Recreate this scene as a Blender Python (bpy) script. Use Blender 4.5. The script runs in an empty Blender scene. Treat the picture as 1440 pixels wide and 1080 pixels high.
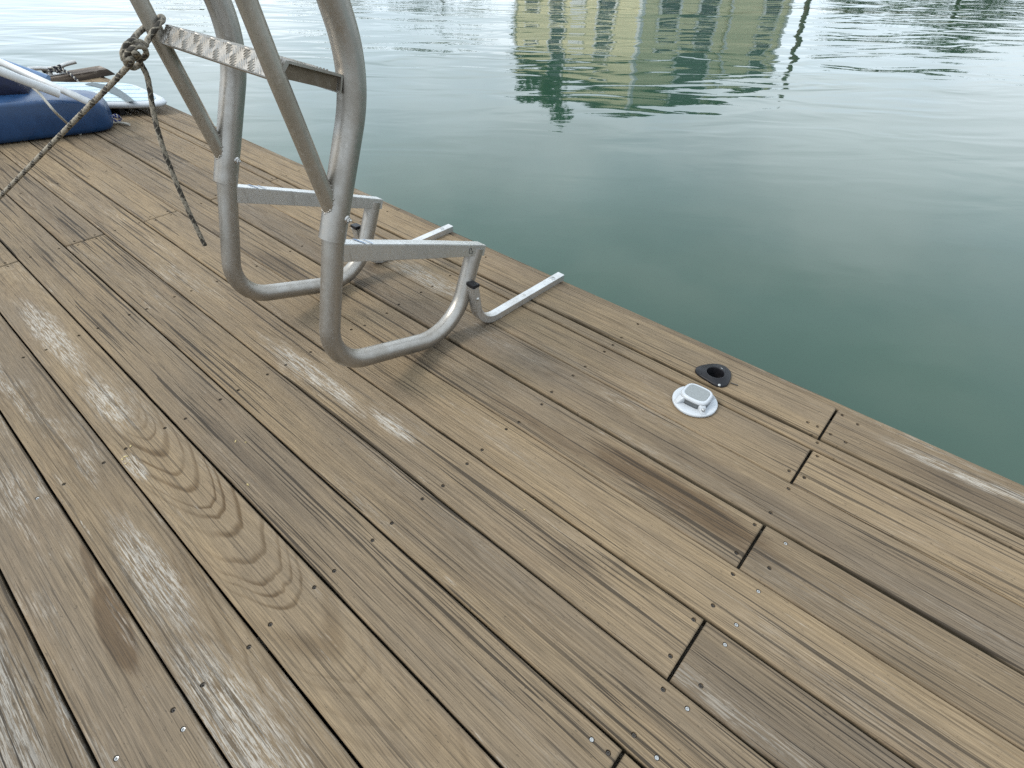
import bpy, bmesh, math, random
from mathutils import Vector, Matrix, noise
R = math.radians
random.seed(7)
scene = bpy.context.scene
COL = scene.collection

# ------------------------------------------------------------------ camera
H = 1.03
FPX, YAW, PITCH, ROLL = 779.243, R(130.61553), R(41.79071), R(-0.84423)
fw = Vector((math.cos(YAW)*math.cos(PITCH), math.sin(YAW)*math.cos(PITCH), -math.sin(PITCH)))
r0 = Vector((math.sin(YAW), -math.cos(YAW), 0)); d0 = fw.cross(r0)
cr, sr = math.cos(ROLL), math.sin(ROLL)
RT = cr*r0 + sr*d0; DN = -sr*r0 + cr*d0
EYE = Vector((0, 0, H))
cam_d = bpy.data.cameras.new('camera'); cam = bpy.data.objects.new('camera', cam_d); COL.objects.link(cam)
M3 = Matrix((RT, -DN, -fw)).transposed()
cam.matrix_world = Matrix.Translation(EYE) @ M3.to_4x4()
cam_d.sensor_width = 36.0; cam_d.lens = 36.0*FPX/1440; cam_d.clip_start = 0.02; cam_d.clip_end = 4000
scene.camera = cam

def ray(u, v): return ((u-720)/FPX)*RT + ((v-540)/FPX)*DN + fw
def onz(u, v, z=0.0):
    d = ray(u, v); return EYE + d*((z-EYE.z)/d.z)
def onx(u, v, x):
    d = ray(u, v); return EYE + d*((x-EYE.x)/d.x)
def ond(u, v, dist): return EYE + ray(u, v).normalized()*dist

# ------------------------------------------------------------------ node helpers
class G:
    def __init__(s, name):
        s.m = bpy.data.materials.new(name); s.m.use_nodes = True
        s.nt = s.m.node_tree; s.nt.nodes.clear()
        s.out = s.nt.nodes.new('ShaderNodeOutputMaterial')
        s.b = s.nt.nodes.new('ShaderNodeBsdfPrincipled')
        s.nt.links.new(s.b.outputs[0], s.out.inputs[0])
    def n(s, t, **p):
        nd = s.nt.nodes.new(t)
        for k, v in p.items(): setattr(nd, k, v)
        return nd
    def put(s, sock, v):
        if v is None: return
        if hasattr(v, 'is_output'): s.nt.links.new(v, sock)
        else: sock.default_value = v
    def m_(s, op, a, b=None, c=None, clamp=False):
        nd = s.n('ShaderNodeMath', operation=op, use_clamp=clamp)
        for i, v in enumerate((a, b, c)): s.put(nd.inputs[i], v)
        return nd.outputs[0]
    def v_(s, op, a, b=None, out=0):
        nd = s.n('ShaderNodeVectorMath', operation=op)
        s.put(nd.inputs[0], a); s.put(nd.inputs[1], b)
        return nd.outputs[out]
    def sm(s, x, lo, hi, a=0.0, b=1.0):
        nd = s.n('ShaderNodeMapRange', interpolation_type='SMOOTHSTEP')
        for i, v in enumerate((x, lo, hi, a, b)): s.put(nd.inputs[i], v)
        return nd.outputs[0]
    def mix(s, f, a, b, mode='MIX'):
        nd = s.n('ShaderNodeMix', data_type='RGBA', blend_type=mode, clamp_factor=True)
        s.put(nd.inputs[0], f); s.put(nd.inputs[6], a); s.put(nd.inputs[7], b)
        return nd.outputs[2]
    def noise(s, vec, scale=1.0, detail=2.0, rough=0.5, dist=0.0, d='3D'):
        nd = s.n('ShaderNodeTexNoise', noise_dimensions=d)
        s.put(nd.inputs['Vector'], vec); s.put(nd.inputs['Scale'], scale); s.put(nd.inputs['Detail'], detail)
        s.put(nd.inputs['Roughness'], rough); s.put(nd.inputs['Distortion'], dist)
        return nd.outputs[0]
    def xyz(s, x, y, z=0.0):
        nd = s.n('ShaderNodeCombineXYZ')
        for i, v in enumerate((x, y, z)): s.put(nd.inputs[i], v)
        return nd.outputs[0]
    def sep(s, v):
        nd = s.n('ShaderNodeSeparateXYZ'); s.put(nd.inputs[0], v); return nd.outputs
    def attr(s, name): return s.n('ShaderNodeAttribute', attribute_type='OBJECT', attribute_name=name).outputs['Fac']
    def obj(s): return s.n('ShaderNodeTexCoord').outputs['Object']
    def gen(s): return s.n('ShaderNodeTexCoord').outputs['Generated']
    def uv(s): return s.n('ShaderNodeTexCoord').outputs['UV']
    def pos(s): return s.n('ShaderNodeNewGeometry').outputs['Position']
    def bump(s, h, strength=0.5, dist=0.01, prev=None):
        nd = s.n('ShaderNodeBump'); nd.inputs['Strength'].default_value = strength; nd.inputs['Distance'].default_value = dist
        s.put(nd.inputs['Height'], h)
        if prev is not None: s.put(nd.inputs['Normal'], prev)
        return nd.outputs[0]
    def set(s, **k):
        for a, v in k.items(): s.put(s.b.inputs[a.replace('_', ' ')], v)
        return s.m

def col(r, g, b): return (r, g, b, 1.0)

# ------------------------------------------------------------------ materials
def wood_material():
    g = G('weathered_decking')
    P = g.obj(); x, y, z = g.sep(P)
    seed = g.attr('seed'); pc = g.attr('pith_offset'); pz = g.attr('pith_depth'); sl = g.attr('pith_slope')
    grey = g.attr('greyness'); tone = g.attr('tone'); ringc = g.attr('ring_contrast'); wb = g.attr('wobble'); white = g.attr('bleach'); chk = g.attr('checks')
    sx = g.m_('ADD', x, g.m_('MULTIPLY', seed, 7.31))
    sy = g.m_('ADD', y, g.m_('MULTIPLY', seed, 1.77))
    def st(ax, ay, k=0.0):           # coordinates stretched along the grain
        return g.xyz(g.m_('MULTIPLY', sx, ax), g.m_('MULTIPLY', sy, ay), g.m_('ADD', g.m_('MULTIPLY', seed, 3.1), k))
    # annual rings of a flat sawn board
    w1 = g.m_('SUBTRACT', g.noise(st(1.3, 5, 1), 1, 2, .5), .5)
    w2 = g.m_('SUBTRACT', g.noise(st(2.0, 9, 2), 1, 3, .55), .5)
    w3 = g.m_('SUBTRACT', g.noise(st(7, 40, 3), 1, 2, .5), .5)
    yy = g.m_('ADD', g.m_('SUBTRACT', y, pc), g.m_('MULTIPLY', w1, g.m_('MULTIPLY', wb, .05)))
    zz = g.m_('ADD', g.m_('ADD', pz, g.m_('MULTIPLY', sl, x)), g.m_('MULTIPLY', w2, g.m_('MULTIPLY', wb, .035)))
    rr = g.m_('SQRT', g.m_('ADD', g.m_('MULTIPLY', yy, yy), g.m_('MULTIPLY', zz, zz)))
    rr = g.m_('ADD', rr, g.m_('MULTIPLY', w3, .0035))
    rv = g.m_('SUBTRACT', g.noise(g.xyz(g.m_('MULTIPLY', rr, 55), seed, 0), 1, 1, .5), .5)
    ph = g.m_('ADD', g.m_('MULTIPLY', rr, g.attr('ring_freq')), g.m_('MULTIPLY', rv, 2.2))
    fr = g.m_('FRACT', ph)
    late = g.m_('MULTIPLY', g.sm(fr, .48, .80), g.sm(fr, .84, .97, 1.0, 0.0))
    fib = g.noise(st(7, 380, 4), 1, 3, .65)
    fib2 = g.noise(st(26, 1050, 5), 1, 1, .5)
    patch = g.noise(st(1.1, 6, 6), 1, 4, .6)
    patch2 = g.noise(st(3.5, 16, 7), 1, 4, .65)
    # colour of the wood
    c = g.mix(g.m_('ADD', g.sm(patch, .32, .68, -.42, .42), grey), col(.222, .163, .098), col(.158, .122, .084))
    c = g.mix(g.m_('MULTIPLY', g.sm(patch2, .45, .75), .4), c, col(.165, .116, .071))
    lm = g.m_('MULTIPLY', late, g.sm(g.noise(st(1.6, 7, 8), 1, 3, .6), .38, .62, .25, 1.0))
    c = g.mix(1.0, c, g.n('ShaderNodeCombineColor').outputs[0], 'MIX') if False else c
    fv = g.m_('ADD', g.sm(fib, .30, .70, -.26, .20), g.sm(fib2, .3, .7, -.13, .13))
    vv = g.m_('MULTIPLY', g.m_('MULTIPLY', g.m_('ADD', fv, 1.0), tone), .93)
    # bleached flaking streaks
    wmask = g.m_('MULTIPLY', g.sm(g.noise(st(2.0, 13, 9), 1, 4, .6), .52, .70), g.sm(g.noise(st(22, 340, 10), 1, 3, .7), .48, .57))
    wl = g.m_('MULTIPLY', g.m_('MULTIPLY', wmask, white), g.sm(late, 0, 1, 1.0, .55), clamp=True)
    wmask2 = g.m_('MULTIPLY', g.m_('MULTIPLY', g.sm(g.noise(st(4, 60, 15), 1, 5, .75), .63, .72), g.sm(g.noise(st(40, 300, 16), 1, 2, .6), .45, .6)), g.m_('ADD', g.m_('MULTIPLY', white, .5), .25))
    # drying checks: long hairline cracks along the grain
    def cracks(ax, ay, k, th, soft):
        wob = g.m_('SUBTRACT', g.noise(st(3.0, 12, k), 1, 2, .5), .5)
        yv = g.m_('ADD', sy, g.m_('MULTIPLY', wob, .010))
        n_ = g.noise(g.xyz(g.m_('MULTIPLY', sx, ax), g.m_('MULTIPLY', yv, ay), g.m_('ADD', seed, k)), 1, 1.0, .4)
        return g.sm(n_, th, th+soft)
    c1 = g.m_('MULTIPLY', cracks(1.7, 165, 11, .650, .018), g.sm(g.noise(st(1.5, 9, 12), 1, 2, .5), .30, .44))
    c2 = g.m_('MULTIPLY', cracks(4.0, 330, 13, .63, .03), g.sm(g.noise(st(2.2, 14, 14), 1, 2, .5), .36, .56, .35, .95))
    c3 = cracks(1.0, 85, 17, .69, .016)
    ck = g.m_('MULTIPLY', g.m_('MAXIMUM', g.m_('MAXIMUM', c1, g.m_('MULTIPLY', c2, .8)), c3), chk, clamp=True)
    # wear and stains with their own shape, at their places on the deck
    Wp = g.pos(); wx, wy, wz = g.sep(Wp)
    wob = g.m_('SUBTRACT', g.noise(g.xyz(g.m_('MULTIPLY', wx, 9), g.m_('MULTIPLY', wy, 45), 0), 1, 4, .65), .5)
    def blot(cx, cy, rx, ry, soft=.55, amp=.9, skew=0.0):
        ax = g.m_('DIVIDE', g.m_('SUBTRACT', wx, cx), rx)
        ay = g.m_('DIVIDE', g.m_('ADD', g.m_('SUBTRACT', wy, cy), g.m_('MULTIPLY', g.m_('SUBTRACT', wx, cx), skew)), ry)
        d = g.m_('SQRT', g.m_('ADD', g.m_('MULTIPLY', ax, ax), g.m_('MULTIPLY', ay, ay)))
        return g.sm(g.m_('ADD', d, g.m_('MULTIPLY', wob, amp)), 1.0-soft*.5, 1.0+soft*.5, 1.0, 0.0)
    def allof(*bl):
        o = bl[0]
        for b in bl[1:]: o = g.m_('MAXIMUM', o, b)
        return o
    ringw = g.m_('ADD', ringc, g.m_('MULTIPLY', blot(-.98, .111, .42, .078, .8, .5), .85), clamp=True)
    c = g.mix(g.m_('MULTIPLY', lm, ringw), c, g.mix(.78, c, col(.30, .22, .11), 'MULTIPLY'))
    brown = allof(blot(-.22, .838, .23, .043, .7, 1.2), g.m_('MULTIPLY', blot(-.52, .800, .22, .018, .8, 1.0), .55),
                  blot(-.86, -.127, .115, .025, .35, .55, .10), g.m_('MULTIPLY', blot(-1.02, -.112, .07, .008, .4, .5, .12), .8),
                  g.m_('MULTIPLY', blot(.30, 1.30, .20, .030, .8, 1.0), .45))
    dark = allof(g.m_('MULTIPLY', blot(-1.78, .803, .19, .030, .8, 1.0), .75), g.m_('MULTIPLY', blot(-1.08, .245, .22, .016, .9, 1.0), .6),
                 g.m_('MULTIPLY', blot(-2.15, .24, .3, .02, .9, 1.0), .3), g.m_('MULTIPLY', blot(-.18, .96, .3, .03, .9, 1.0), .35),
                 g.m_('MULTIPLY', blot(-.30, .545, .05, .028, .5, 1.3), .3), g.m_('MULTIPLY', blot(-.22, .60, .012, .03, .5, .6), .28), g.m_('MULTIPLY', blot(-.26, .665, .03, .02, .5, 1.2), .2))
    blch = allof(blot(-.92, -.035, .16, .030, 1.0, 1.3), blot(-.55, -.06, .16, .040, 1.0, 1.5), blot(-1.95, .105, .24, .032, 1.0, 1.5), blot(-1.5, .10, .13, .03, 1.0, 1.5),
                 blot(-1.35, 1.10, .18, .035, 1.0, 1.4), blot(.24, 1.345, .13, .018, 1.0, 1.3), blot(.40, 1.36, .10, .016, 1.0, 1.3), blot(-1.2, .53, .22, .026, 1.0, 1.6),
                 blot(-.88, .55, .08, .02, 1.0, 1.5), blot(-1.0, -.31, .35, .04, 1.0, 1.8), blot(-1.22, .06, .05, .016, .9, 1.3))
    bl = g.m_('MULTIPLY', blch, g.sm(g.noise(st(20, 300, 18), 1, 4, .75), .45, .56), clamp=True)
    c = g.mix(g.m_('MULTIPLY', brown, .85), c, g.mix(1.0, c, col(.50, .43, .36), 'MULTIPLY'))
    c = g.mix(g.m_('MULTIPLY', dark, .85), c, g.mix(1.0, c, col(.46, .45, .46), 'MULTIPLY'))
    wtot = g.m_('MAXIMUM', g.m_('MAXIMUM', g.m_('MULTIPLY', wl, .75), wmask2), g.m_('MULTIPLY', bl, .68), clamp=True)
    c = g.mix(wtot, c, col(.44, .41, .36))
    speck = g.m_('MULTIPLY', g.sm(g.noise(st(90, 260, 19), 1, 2, .6), .66, .72), .55)
    c = g.mix(speck, c, col(.05, .04, .028))
    vm = g.n('ShaderNodeVectorMath', operation='SCALE'); g.put(vm.inputs[0], c); g.put(vm.inputs['Scale'], vv); c = vm.outputs[0]
    c = g.mix(g.m_('MULTIPLY', ck, .93), c, col(.018, .014, .010))
    # end grain and plank sides darken below the top edge
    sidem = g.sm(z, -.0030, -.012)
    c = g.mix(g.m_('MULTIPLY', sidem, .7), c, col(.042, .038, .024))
    hgt = g.m_('ADD', fib, g.m_('MULTIPLY', c3, -2.0))
    g.set(Base_Color=c, Roughness=g.sm(fib, .2, .8, .72, .92), Normal=g.bump(hgt, .6, .0016))
    g.b.inputs['Specular IOR Level'].default_value = .28
    return g.m
MAT = {}
MAT['wood'] = wood_material()

def beam_material():
    g = G('dark_weathered_timber')
    P = g.obj(); x, y, z = g.sep(P)
    n1 = g.noise(g.xyz(g.m_('MULTIPLY', x, 60), g.m_('MULTIPLY', y, 3), g.m_('MULTIPLY', z, 60)), 1, 4, .6)
    n2 = g.noise(P, 9, 4, .6)
    c = g.mix(g.sm(n1, .35, .65), col(.055, .040, .030), col(.15, .118, .09))
    c = g.mix(g.m_('MULTIPLY', g.sm(n2, .5, .7), .6), c, col(.34, .29, .24))
    return g.set(Base_Color=c, Roughness=.85, Normal=g.bump(n1, .6, .003))
MAT['beam'] = beam_material()

def alu_material(name, base, brown, rough, pattern=False):
    g = G(name)
    P = g.obj(); x, y, z = g.sep(P)
    n1 = g.noise(P, 11, 5, .65); n2 = g.noise(P, 130, 3, .6)
    n3 = g.noise(g.xyz(g.m_('MULTIPLY', x, 60), g.m_('MULTIPLY', y, 60), g.m_('MULTIPLY', z, 7)), 1, 3, .6)
    n4 = g.noise(P, 420, 2, .6)
    c = g.mix(g.sm(n1, .38, .68), col(*base), col(*brown))
    c = g.mix(g.m_('MULTIPLY', g.sm(n3, .55, .72), .35), c, col(.27, .25, .22))
    c = g.mix(g.m_('MULTIPLY', g.sm(n2, .62, .74), .18), c, col(.80, .79, .77))
    c = g.mix(g.m_('MULTIPLY', g.sm(n4, .68, .76), .25), c, col(.2, .18, .16))
    rg = g.m_('ADD', g.m_('ADD', g.sm(n1, .3, .7, rough-.06, rough+.10), g.sm(n2, .4, .7, 0, .08)), g.sm(n4, .3, .7, -.03, .03))
    g.set(Base_Color=c, Metallic=.88, Roughness=rg, Normal=g.bump(n2, .10, .001))
    return g.m
MAT['alu'] = alu_material('weathered_aluminium', (.385, .365, .335), (.31, .285, .25), .36)
MAT['alu_brown'] = alu_material('brownish_aluminium', (.42, .395, .35), (.33, .30, .25), .40)  # slightly browner tone for the braces
MAT['alu_dark'] = alu_material('dark_reflection_aluminium', (.24, .20, .155), (.16, .13, .095), .5)  # tread end plate: brown reflection of the deck put into the colour
MAT['alu_bright'] = alu_material('bright_aluminium', (.60, .60, .59), (.48, .47, .45), .38)
MAT['steel'] = alu_material('stainless_bolt', (.55, .54, .52), (.38, .36, .33), .25)

def simple(name, c, rough=.5, metal=0.0, var=.15, scale=30, bump=.0, spec=.5):
    g = G(name); P = g.obj()
    n = g.noise(P, scale, 4, .6)
    dk = tuple(v*(1-var) for v in c); lt = tuple(min(1, v*(1+var)) for v in c)
    cc = g.mix(g.sm(n, .3, .7), col(*dk), col(*lt))
    g.set(Base_Color=cc, Metallic=metal, Roughness=g.sm(n, .3, .7, max(.02, rough-.06), min(1, rough+.06)))
    g.b.inputs['Specular IOR Level'].default_value = spec
    if bump: g.set(Normal=g.bump(g.noise(P, scale*6, 3, .6), bump, .002))
    return g.m
MAT['screw_dark'] = simple('dark_screw', (.075, .065, .055), .4, .6, .3, 300)  # dull grey screws, darkened further to hold the shade of their holes
MAT['screw_bright'] = simple('zinc_screw', (.42, .42, .41), .36, .9, .35, 500)
MAT['hole_plastic'] = simple('black_plastic', (.010, .010, .012), .42, 0, .3, 60, .1, .25)
MAT['white_plastic'] = simple('white_plastic', (.42, .445, .47), .38, 0, .05, 20)
MAT['pvc'] = simple('white_pvc_pipe', (.55, .56, .56), .35, 0, .06, 20)
MAT['solar'] = simple('grey_solar_cell', (.19, .205, .205), .30, 0, .08, 220, .0)
MAT['lens'] = simple('smoked_lens', (.09, .10, .105), .12, 0, .2, 60)
MAT['gasket'] = simple('grey_gasket', (.20, .21, .22), .5, 0, .1, 60)
MAT['blue_hull'] = simple('blue_polyethylene', (.012, .043, .112), .34, 0, .12, 14, .1, .45)
MAT['blue_pale'] = simple('light_blue_plastic', (.11, .19, .33), .45, 0, .1, 14)
MAT['navy'] = simple('dark_navy', (.008, .012, .035), .8, 0, .3, 40)
MAT['cord'] = simple('offwhite_cord', (.40, .375, .32), .8, 0, .15, 200)
MAT['rope_blue'] = simple('blue_rope', (.03, .04, .16), .8, 0, .4, 200)
MAT['rope_dark'] = simple('black_rope', (.025, .026, .035), .85, 0, .4, 200)
MAT['husk'] = simple('yellow_husk', (.45, .35, .16), .7, 0, .15, 300)
MAT['under'] = simple('joist_timber', (.09, .075, .055), .9, 0, .3, 20)

def rope_material(name, a, b):
    g = G(name); u, v, _ = g.sep(g.uv())
    P = g.obj(); n = g.noise(P, 320, 3, .6)
    fibre = g.noise(g.xyz(g.m_('MULTIPLY', u, 30), g.m_('MULTIPLY', v, 160), 0), 1, 2, .6)
    A = g.m_('FRACT', g.m_('ADD', g.m_('MULTIPLY', u, 2), g.m_('DIVIDE', v, .018)))
    B = g.m_('FRACT', g.m_('SUBTRACT', g.m_('MULTIPLY', u, 2), g.m_('DIVIDE', v, .018)))
    A2 = g.m_('FRACT', g.m_('ADD', u, g.m_('DIVIDE', v, .075)))
    c = g.mix(g.sm(fibre, .3, .7), col(*a), col(*b))
    dark = g.m_('MULTIPLY', g.sm(A2, .56, .62), g.sm(B, .10, .25))
    groove = g.m_('MULTIPLY', g.sm(A, .55, .75), g.sm(B, .55, .75))
    c = g.mix(g.m_('MULTIPLY', dark, .9), c, col(.024, .021, .018))
    c = g.mix(g.m_('MULTIPLY', groove, .7), c, col(.05, .045, .038))
    c = g.mix(g.m_('MULTIPLY', g.sm(n, .55, .7), .4), c, col(.08, .07, .055))
    return g.set(Base_Color=c, Roughness=.9, Normal=g.bump(fibre, .7, .001))
MAT['rope_tan'] = rope_material('grey_tan_rope', (.18, .157, .12), (.36, .32, .255))
MAT['rope_tracer'] = rope_material('dark_rope_tracer', (.022, .020, .018), (.07, .062, .052))

def board_material():
    g = G('striped_board_pad'); P = g.obj(); x, y, z = g.sep(P)
    f = g.m_('FRACT', g.m_('ADD', g.m_('MULTIPLY', y, -7.4), g.m_('MULTIPLY', x, 8.6)))
    line = g.m_('MULTIPLY', g.sm(f, .80, .84), g.sm(f, .94, .98, 1, 0))
    n = g.noise(P, 12, 3, .6)
    c = g.mix(g.sm(n, .3, .7), col(.37, .47, .51), col(.44, .53, .56))
    c = g.mix(line, c, col(.14, .22, .27))
    # dark grey diagonal band across the pad
    band = g.m_('ADD', g.m_('MULTIPLY', x, .8), g.m_('MULTIPLY', y, 1.0))
    return g.set(Base_Color=c, Roughness=.55)
MAT['board_pad'] = board_material()
MAT['pad_band'] = simple('grey_band', (.10, .125, .135), .8, 0, .2, 60)

def water_material():
    g = G('green_water'); P = g.pos(); x, y, z = g.sep(P)
    # local frame: a across the view, b away from the dock
    ca, sa = math.cos(YAW-math.pi/2), math.sin(YAW-math.pi/2)
    a = g.m_('ADD', g.m_('MULTIPLY', x, ca), g.m_('MULTIPLY', y, sa))
    b = g.m_('ADD', g.m_('MULTIPLY', x, -sa), g.m_('MULTIPLY', y, ca))
    dist = g.m_('SQRT', g.m_('ADD', g.m_('MULTIPLY', x, x), g.m_('MULTIPLY', y, y)))
    n1 = g.noise(g.xyz(g.m_('MULTIPLY', a, .75), g.m_('MULTIPLY', b, 1.5), 0), 1, 2, .5, .6)
    n2 = g.noise(g.xyz(g.m_('MULTIPLY', a, 2.6), g.m_('MULTIPLY', b, 4.6), 4), 1, 3, .55, .5)
    n3 = g.noise(g.xyz(g.m_('MULTIPLY', a, 10), g.m_('MULTIPLY', b, 15), 8), 1, 3, .6, .3)
    n4 = g.noise(g.xyz(g.m_('MULTIPLY', a, .95), g.m_('MULTIPLY', b, 2.5), 12), 1, 1.5, .5, .9)
    n5 = g.noise(g.xyz(g.m_('MULTIPLY', a, .32), g.m_('MULTIPLY', b, 1.25), 21), 1, 1, .5, .4)
    far = g.sm(dist, 3.0, 10.0, .25, 1.0)
    rough_patch = g.sm(g.noise(g.xyz(g.m_('MULTIPLY', a, .22), g.m_('MULTIPLY', b, .30), 2), 1, 2, .5), .35, .65, .35, 1.0)
    h = g.m_('ADD', g.m_('ADD', g.m_('MULTIPLY', n1, .0060), g.m_('MULTIPLY', n2, .0013)), g.m_('MULTIPLY', g.m_('MULTIPLY', n3, .0004), rough_patch))
    h = g.m_('ADD', g.m_('MULTIPLY', h, far), g.m_('MULTIPLY', g.m_('MULTIPLY', g.sm(rough_patch, .35, 1.0, .55, 1.15), g.m_('ADD', g.m_('MULTIPLY', n4, .0190), g.m_('MULTIPLY', n5, .022))), g.sm(dist, 3.6, 8.5, .05, 1.0)))
    murk = g.noise(P, .35, 3, .5)
    c = g.mix(g.sm(murk, .3, .7), col(.020, .052, .034), col(.024, .060, .039))
    g.set(Base_Color=c, Roughness=.03, IOR=1.40, Normal=g.bump(h, 1.0, 1.0))
    return g.m
MAT['water'] = water_material()

def siding_material(name, c, pitch=.16):
    g = G(name); P = g.obj(); z = g.sep(P)[2]
    f = g.m_('FRACT', g.m_('DIVIDE', z, pitch))
    n = g.noise(P, 2.0, 3, .6)
    dk = tuple(v*.9 for v in c)
    cc = g.mix(g.sm(n, .3, .7), col(*c), col(*dk))
    return g.set(Base_Color=cc, Roughness=.6, Normal=g.bump(f, .6, .02))
MAT['siding'] = siding_material('yellow_siding', (.90, .82, .54))
MAT['trim'] = simple('white_trim', (.78, .78, .76), .5, 0, .05, 5)
MAT['pane'] = simple('window_glass', (.03, .04, .05), .06, 0, .2, 3)
MAT['roof'] = simple('dark_shingles', (.06, .062, .055), .85, 0, .3, 8, .3)
MAT['bark'] = simple('bark', (.10, .075, .05), .9, 0, .3, 12, .4)
def leaf_material():
    g = G('foliage'); P = g.pos()
    n = g.noise(P, 1.1, 4, .6)
    c = g.mix(g.sm(n, .3, .7), col(.022, .048, .014), col(.070, .115, .030))
    return g.set(Base_Color=c, Roughness=.7)
MAT['leaf'] = leaf_material()
def shore_material():
    g = G('shore_grass'); P = g.pos()
    n = g.noise(P, .8, 5, .6)
    return g.set(Base_Color=g.mix(g.sm(n, .35, .65), col(.05, .08, .025), col(.13, .12, .07)), Roughness=.95)
MAT['shore'] = shore_material()
MAT['dark_mark'] = simple('black_stamp_ink', (.03, .03, .03), .6, 0, .2, 100)

# ------------------------------------------------------------------ object helpers
def link(name, bm, mat, parent=None, loc=(0, 0, 0), smooth=False, mats=None, rot=None):
    me = bpy.data.meshes.new(name)
    bm.to_mesh(me); bm.free()
    for m in (mats or [mat]): me.materials.append(m)
    if smooth:
        for p in me.polygons: p.use_smooth = len(p.vertices) <= 4
    o = bpy.data.objects.new(name, me); COL.objects.link(o)
    o.location = loc
    if rot: o.rotation_euler = rot
    if parent: o.parent = parent
    return o
def tag(o, label=None, cat=None, group=None, kind=None):
    if label: o['label'] = label
    if cat: o['category'] = cat
    if group: o['group'] = group
    if kind: o['kind'] = kind
    return o
def thing(name, label, cat, loc=(0, 0, 0), rotz=0, group=None):
    o = bpy.data.objects.new(name, None); COL.objects.link(o); o.empty_display_size = .05
    o.location = loc; o.rotation_euler = (0, 0, rotz)
    return tag(o, label, cat, group)
def V(*a): return Vector(a)

def fillet(pts, rad, n=8):
    """polyline with rounded corners; rad is one radius or one per inner point"""
    pts = [Vector(p) for p in pts]; out = [pts[0]]
    for i in range(1, len(pts)-1):
        r_ = rad[i-1] if isinstance(rad, (list, tuple)) else rad
        a = (pts[i-1]-pts[i]); b = (pts[i+1]-pts[i])
        la, lb = a.length, b.length; a.normalize(); b.normalize()
        ang = a.angle(b)
        if r_ <= 0 or ang > math.pi-.02: out.append(pts[i]); continue
        t = min(r_/math.tan(ang/2), la*.49, lb*.49); rr = t*math.tan(ang/2)
        ctr = pts[i] + (a+b).normalized()*(rr/math.sin(ang/2))
        s = pts[i]+a*t - ctr; e = pts[i]+b*t - ctr
        tot = s.angle(e); ax = s.cross(e).normalized()
        for k in range(n+1): out.append(ctr + Matrix.Rotation(tot*k/n, 3, ax) @ s)
    out.append(pts[-1]); return out
def smooth_path(pts, step=.01):
    """Catmull-Rom through the points"""
    pts = [Vector(p) for p in pts]; q = [pts[0]*2-pts[1]] + pts + [pts[-1]*2-pts[-2]]; out = []
    for i in range(1, len(q)-2):
        p0, p1, p2, p3 = q[i-1:i+3]; n = max(2, int((p2-p1).length/step))
        for k in range(n):
            t = k/n
            out.append(.5*((2*p1)+(p2-p0)*t+(2*p0-5*p1+4*p2-p3)*t*t+(3*p1-p0-3*p2+p3)*t**3))
    out.append(pts[-1]); return out
def frames(path):
    n = len(path); T = []
    for i in range(n):
        a = path[max(0, i-1)]; b = path[min(n-1, i+1)]; T.append((b-a).normalized())
    u = T[0].orthogonal().normalized(); U = []
    for i in range(n):
        u = (u - T[i]*u.dot(T[i])).normalized(); U.append((u.copy(), T[i].cross(u), T[i]))
    return U
def sweep(bm, path, prof, caps=True, mat=0, u0=None, smooth=True):
    """sweep a closed profile (list of (a,b) or a function of the ring index) along path"""
    uvl = bm.loops.layers.uv.verify()
    F = frames(path)
    if u0 is not None:
        F = []
        n = len(path)
        for i in range(n):
            t = (path[min(n-1, i+1)]-path[max(0, i-1)]).normalized(); u = (u0 - t*u0.dot(t)).normalized(); F.append((u, t.cross(u), t))
    rings = []; L = [0.0]
    for i in range(1, len(path)): L.append(L[-1]+(path[i]-path[i-1]).length)
    for i, p in enumerate(path):
        pr = prof(i) if callable(prof) else prof
        rings.append([bm.verts.new(p+F[i][0]*a+F[i][1]*b) for a, b in pr])
    m = len(rings[0])
    for i in range(len(rings)-1):
        for k in range(m):
            f = bm.faces.new((rings[i][k], rings[i][(k+1) % m], rings[i+1][(k+1) % m], rings[i+1][k]))
            f.material_index = mat; f.smooth = smooth
            for lp, uvv in zip(f.loops, ((k/m, L[i]), ((k+1)/m, L[i]), ((k+1)/m, L[i+1]), (k/m, L[i+1]))): lp[uvl].uv = uvv
    if caps:
        f = bm.faces.new([bm.verts.new(v.co) for v in reversed(rings[0])]); f.material_index = mat
        f = bm.faces.new([bm.verts.new(v.co) for v in rings[-1]]); f.material_index = mat
    return rings
def circ(r, n=20): return [(r*math.cos(2*math.pi*k/n), r*math.sin(2*math.pi*k/n)) for k in range(n)]
def tube(bm, path, r, n=20, caps=True, mat=0): return sweep(bm, path, circ(r, n), caps, mat)
def pipe(bm, path, r, wall, n=20, mat=0):
    """hollow tube with open ends"""
    a = sweep(bm, path, circ(r, n), False, mat); b = sweep(bm, path, circ(r-wall, n), False, mat)
    for ra, rb in ((a[0], b[0]), (a[-1], b[-1])):
        for k in range(n): bm.faces.new((ra[k], ra[(k+1) % n], rb[(k+1) % n], rb[k])).material_index = mat
    bmesh.ops.recalc_face_normals(bm, faces=bm.faces[:])
def box(bm, c, s, bev=0.0, mat=0):
    r_ = bmesh.ops.create_cube(bm, size=1.0); vs = r_['verts']
    for v in vs: v.co = Vector((v.co.x*s[0]+c[0], v.co.y*s[1]+c[1], v.co.z*s[2]+c[2]))
    fs = list({f for v in vs for f in v.link_faces})
    for f in fs: f.material_index = mat
    if bev > 0:
        es = list({e for v in vs for e in v.link_edges})
        bmesh.ops.bevel(bm, geom=es, offset=bev, segments=2, affect='EDGES', profile=.6)
    return vs
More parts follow.
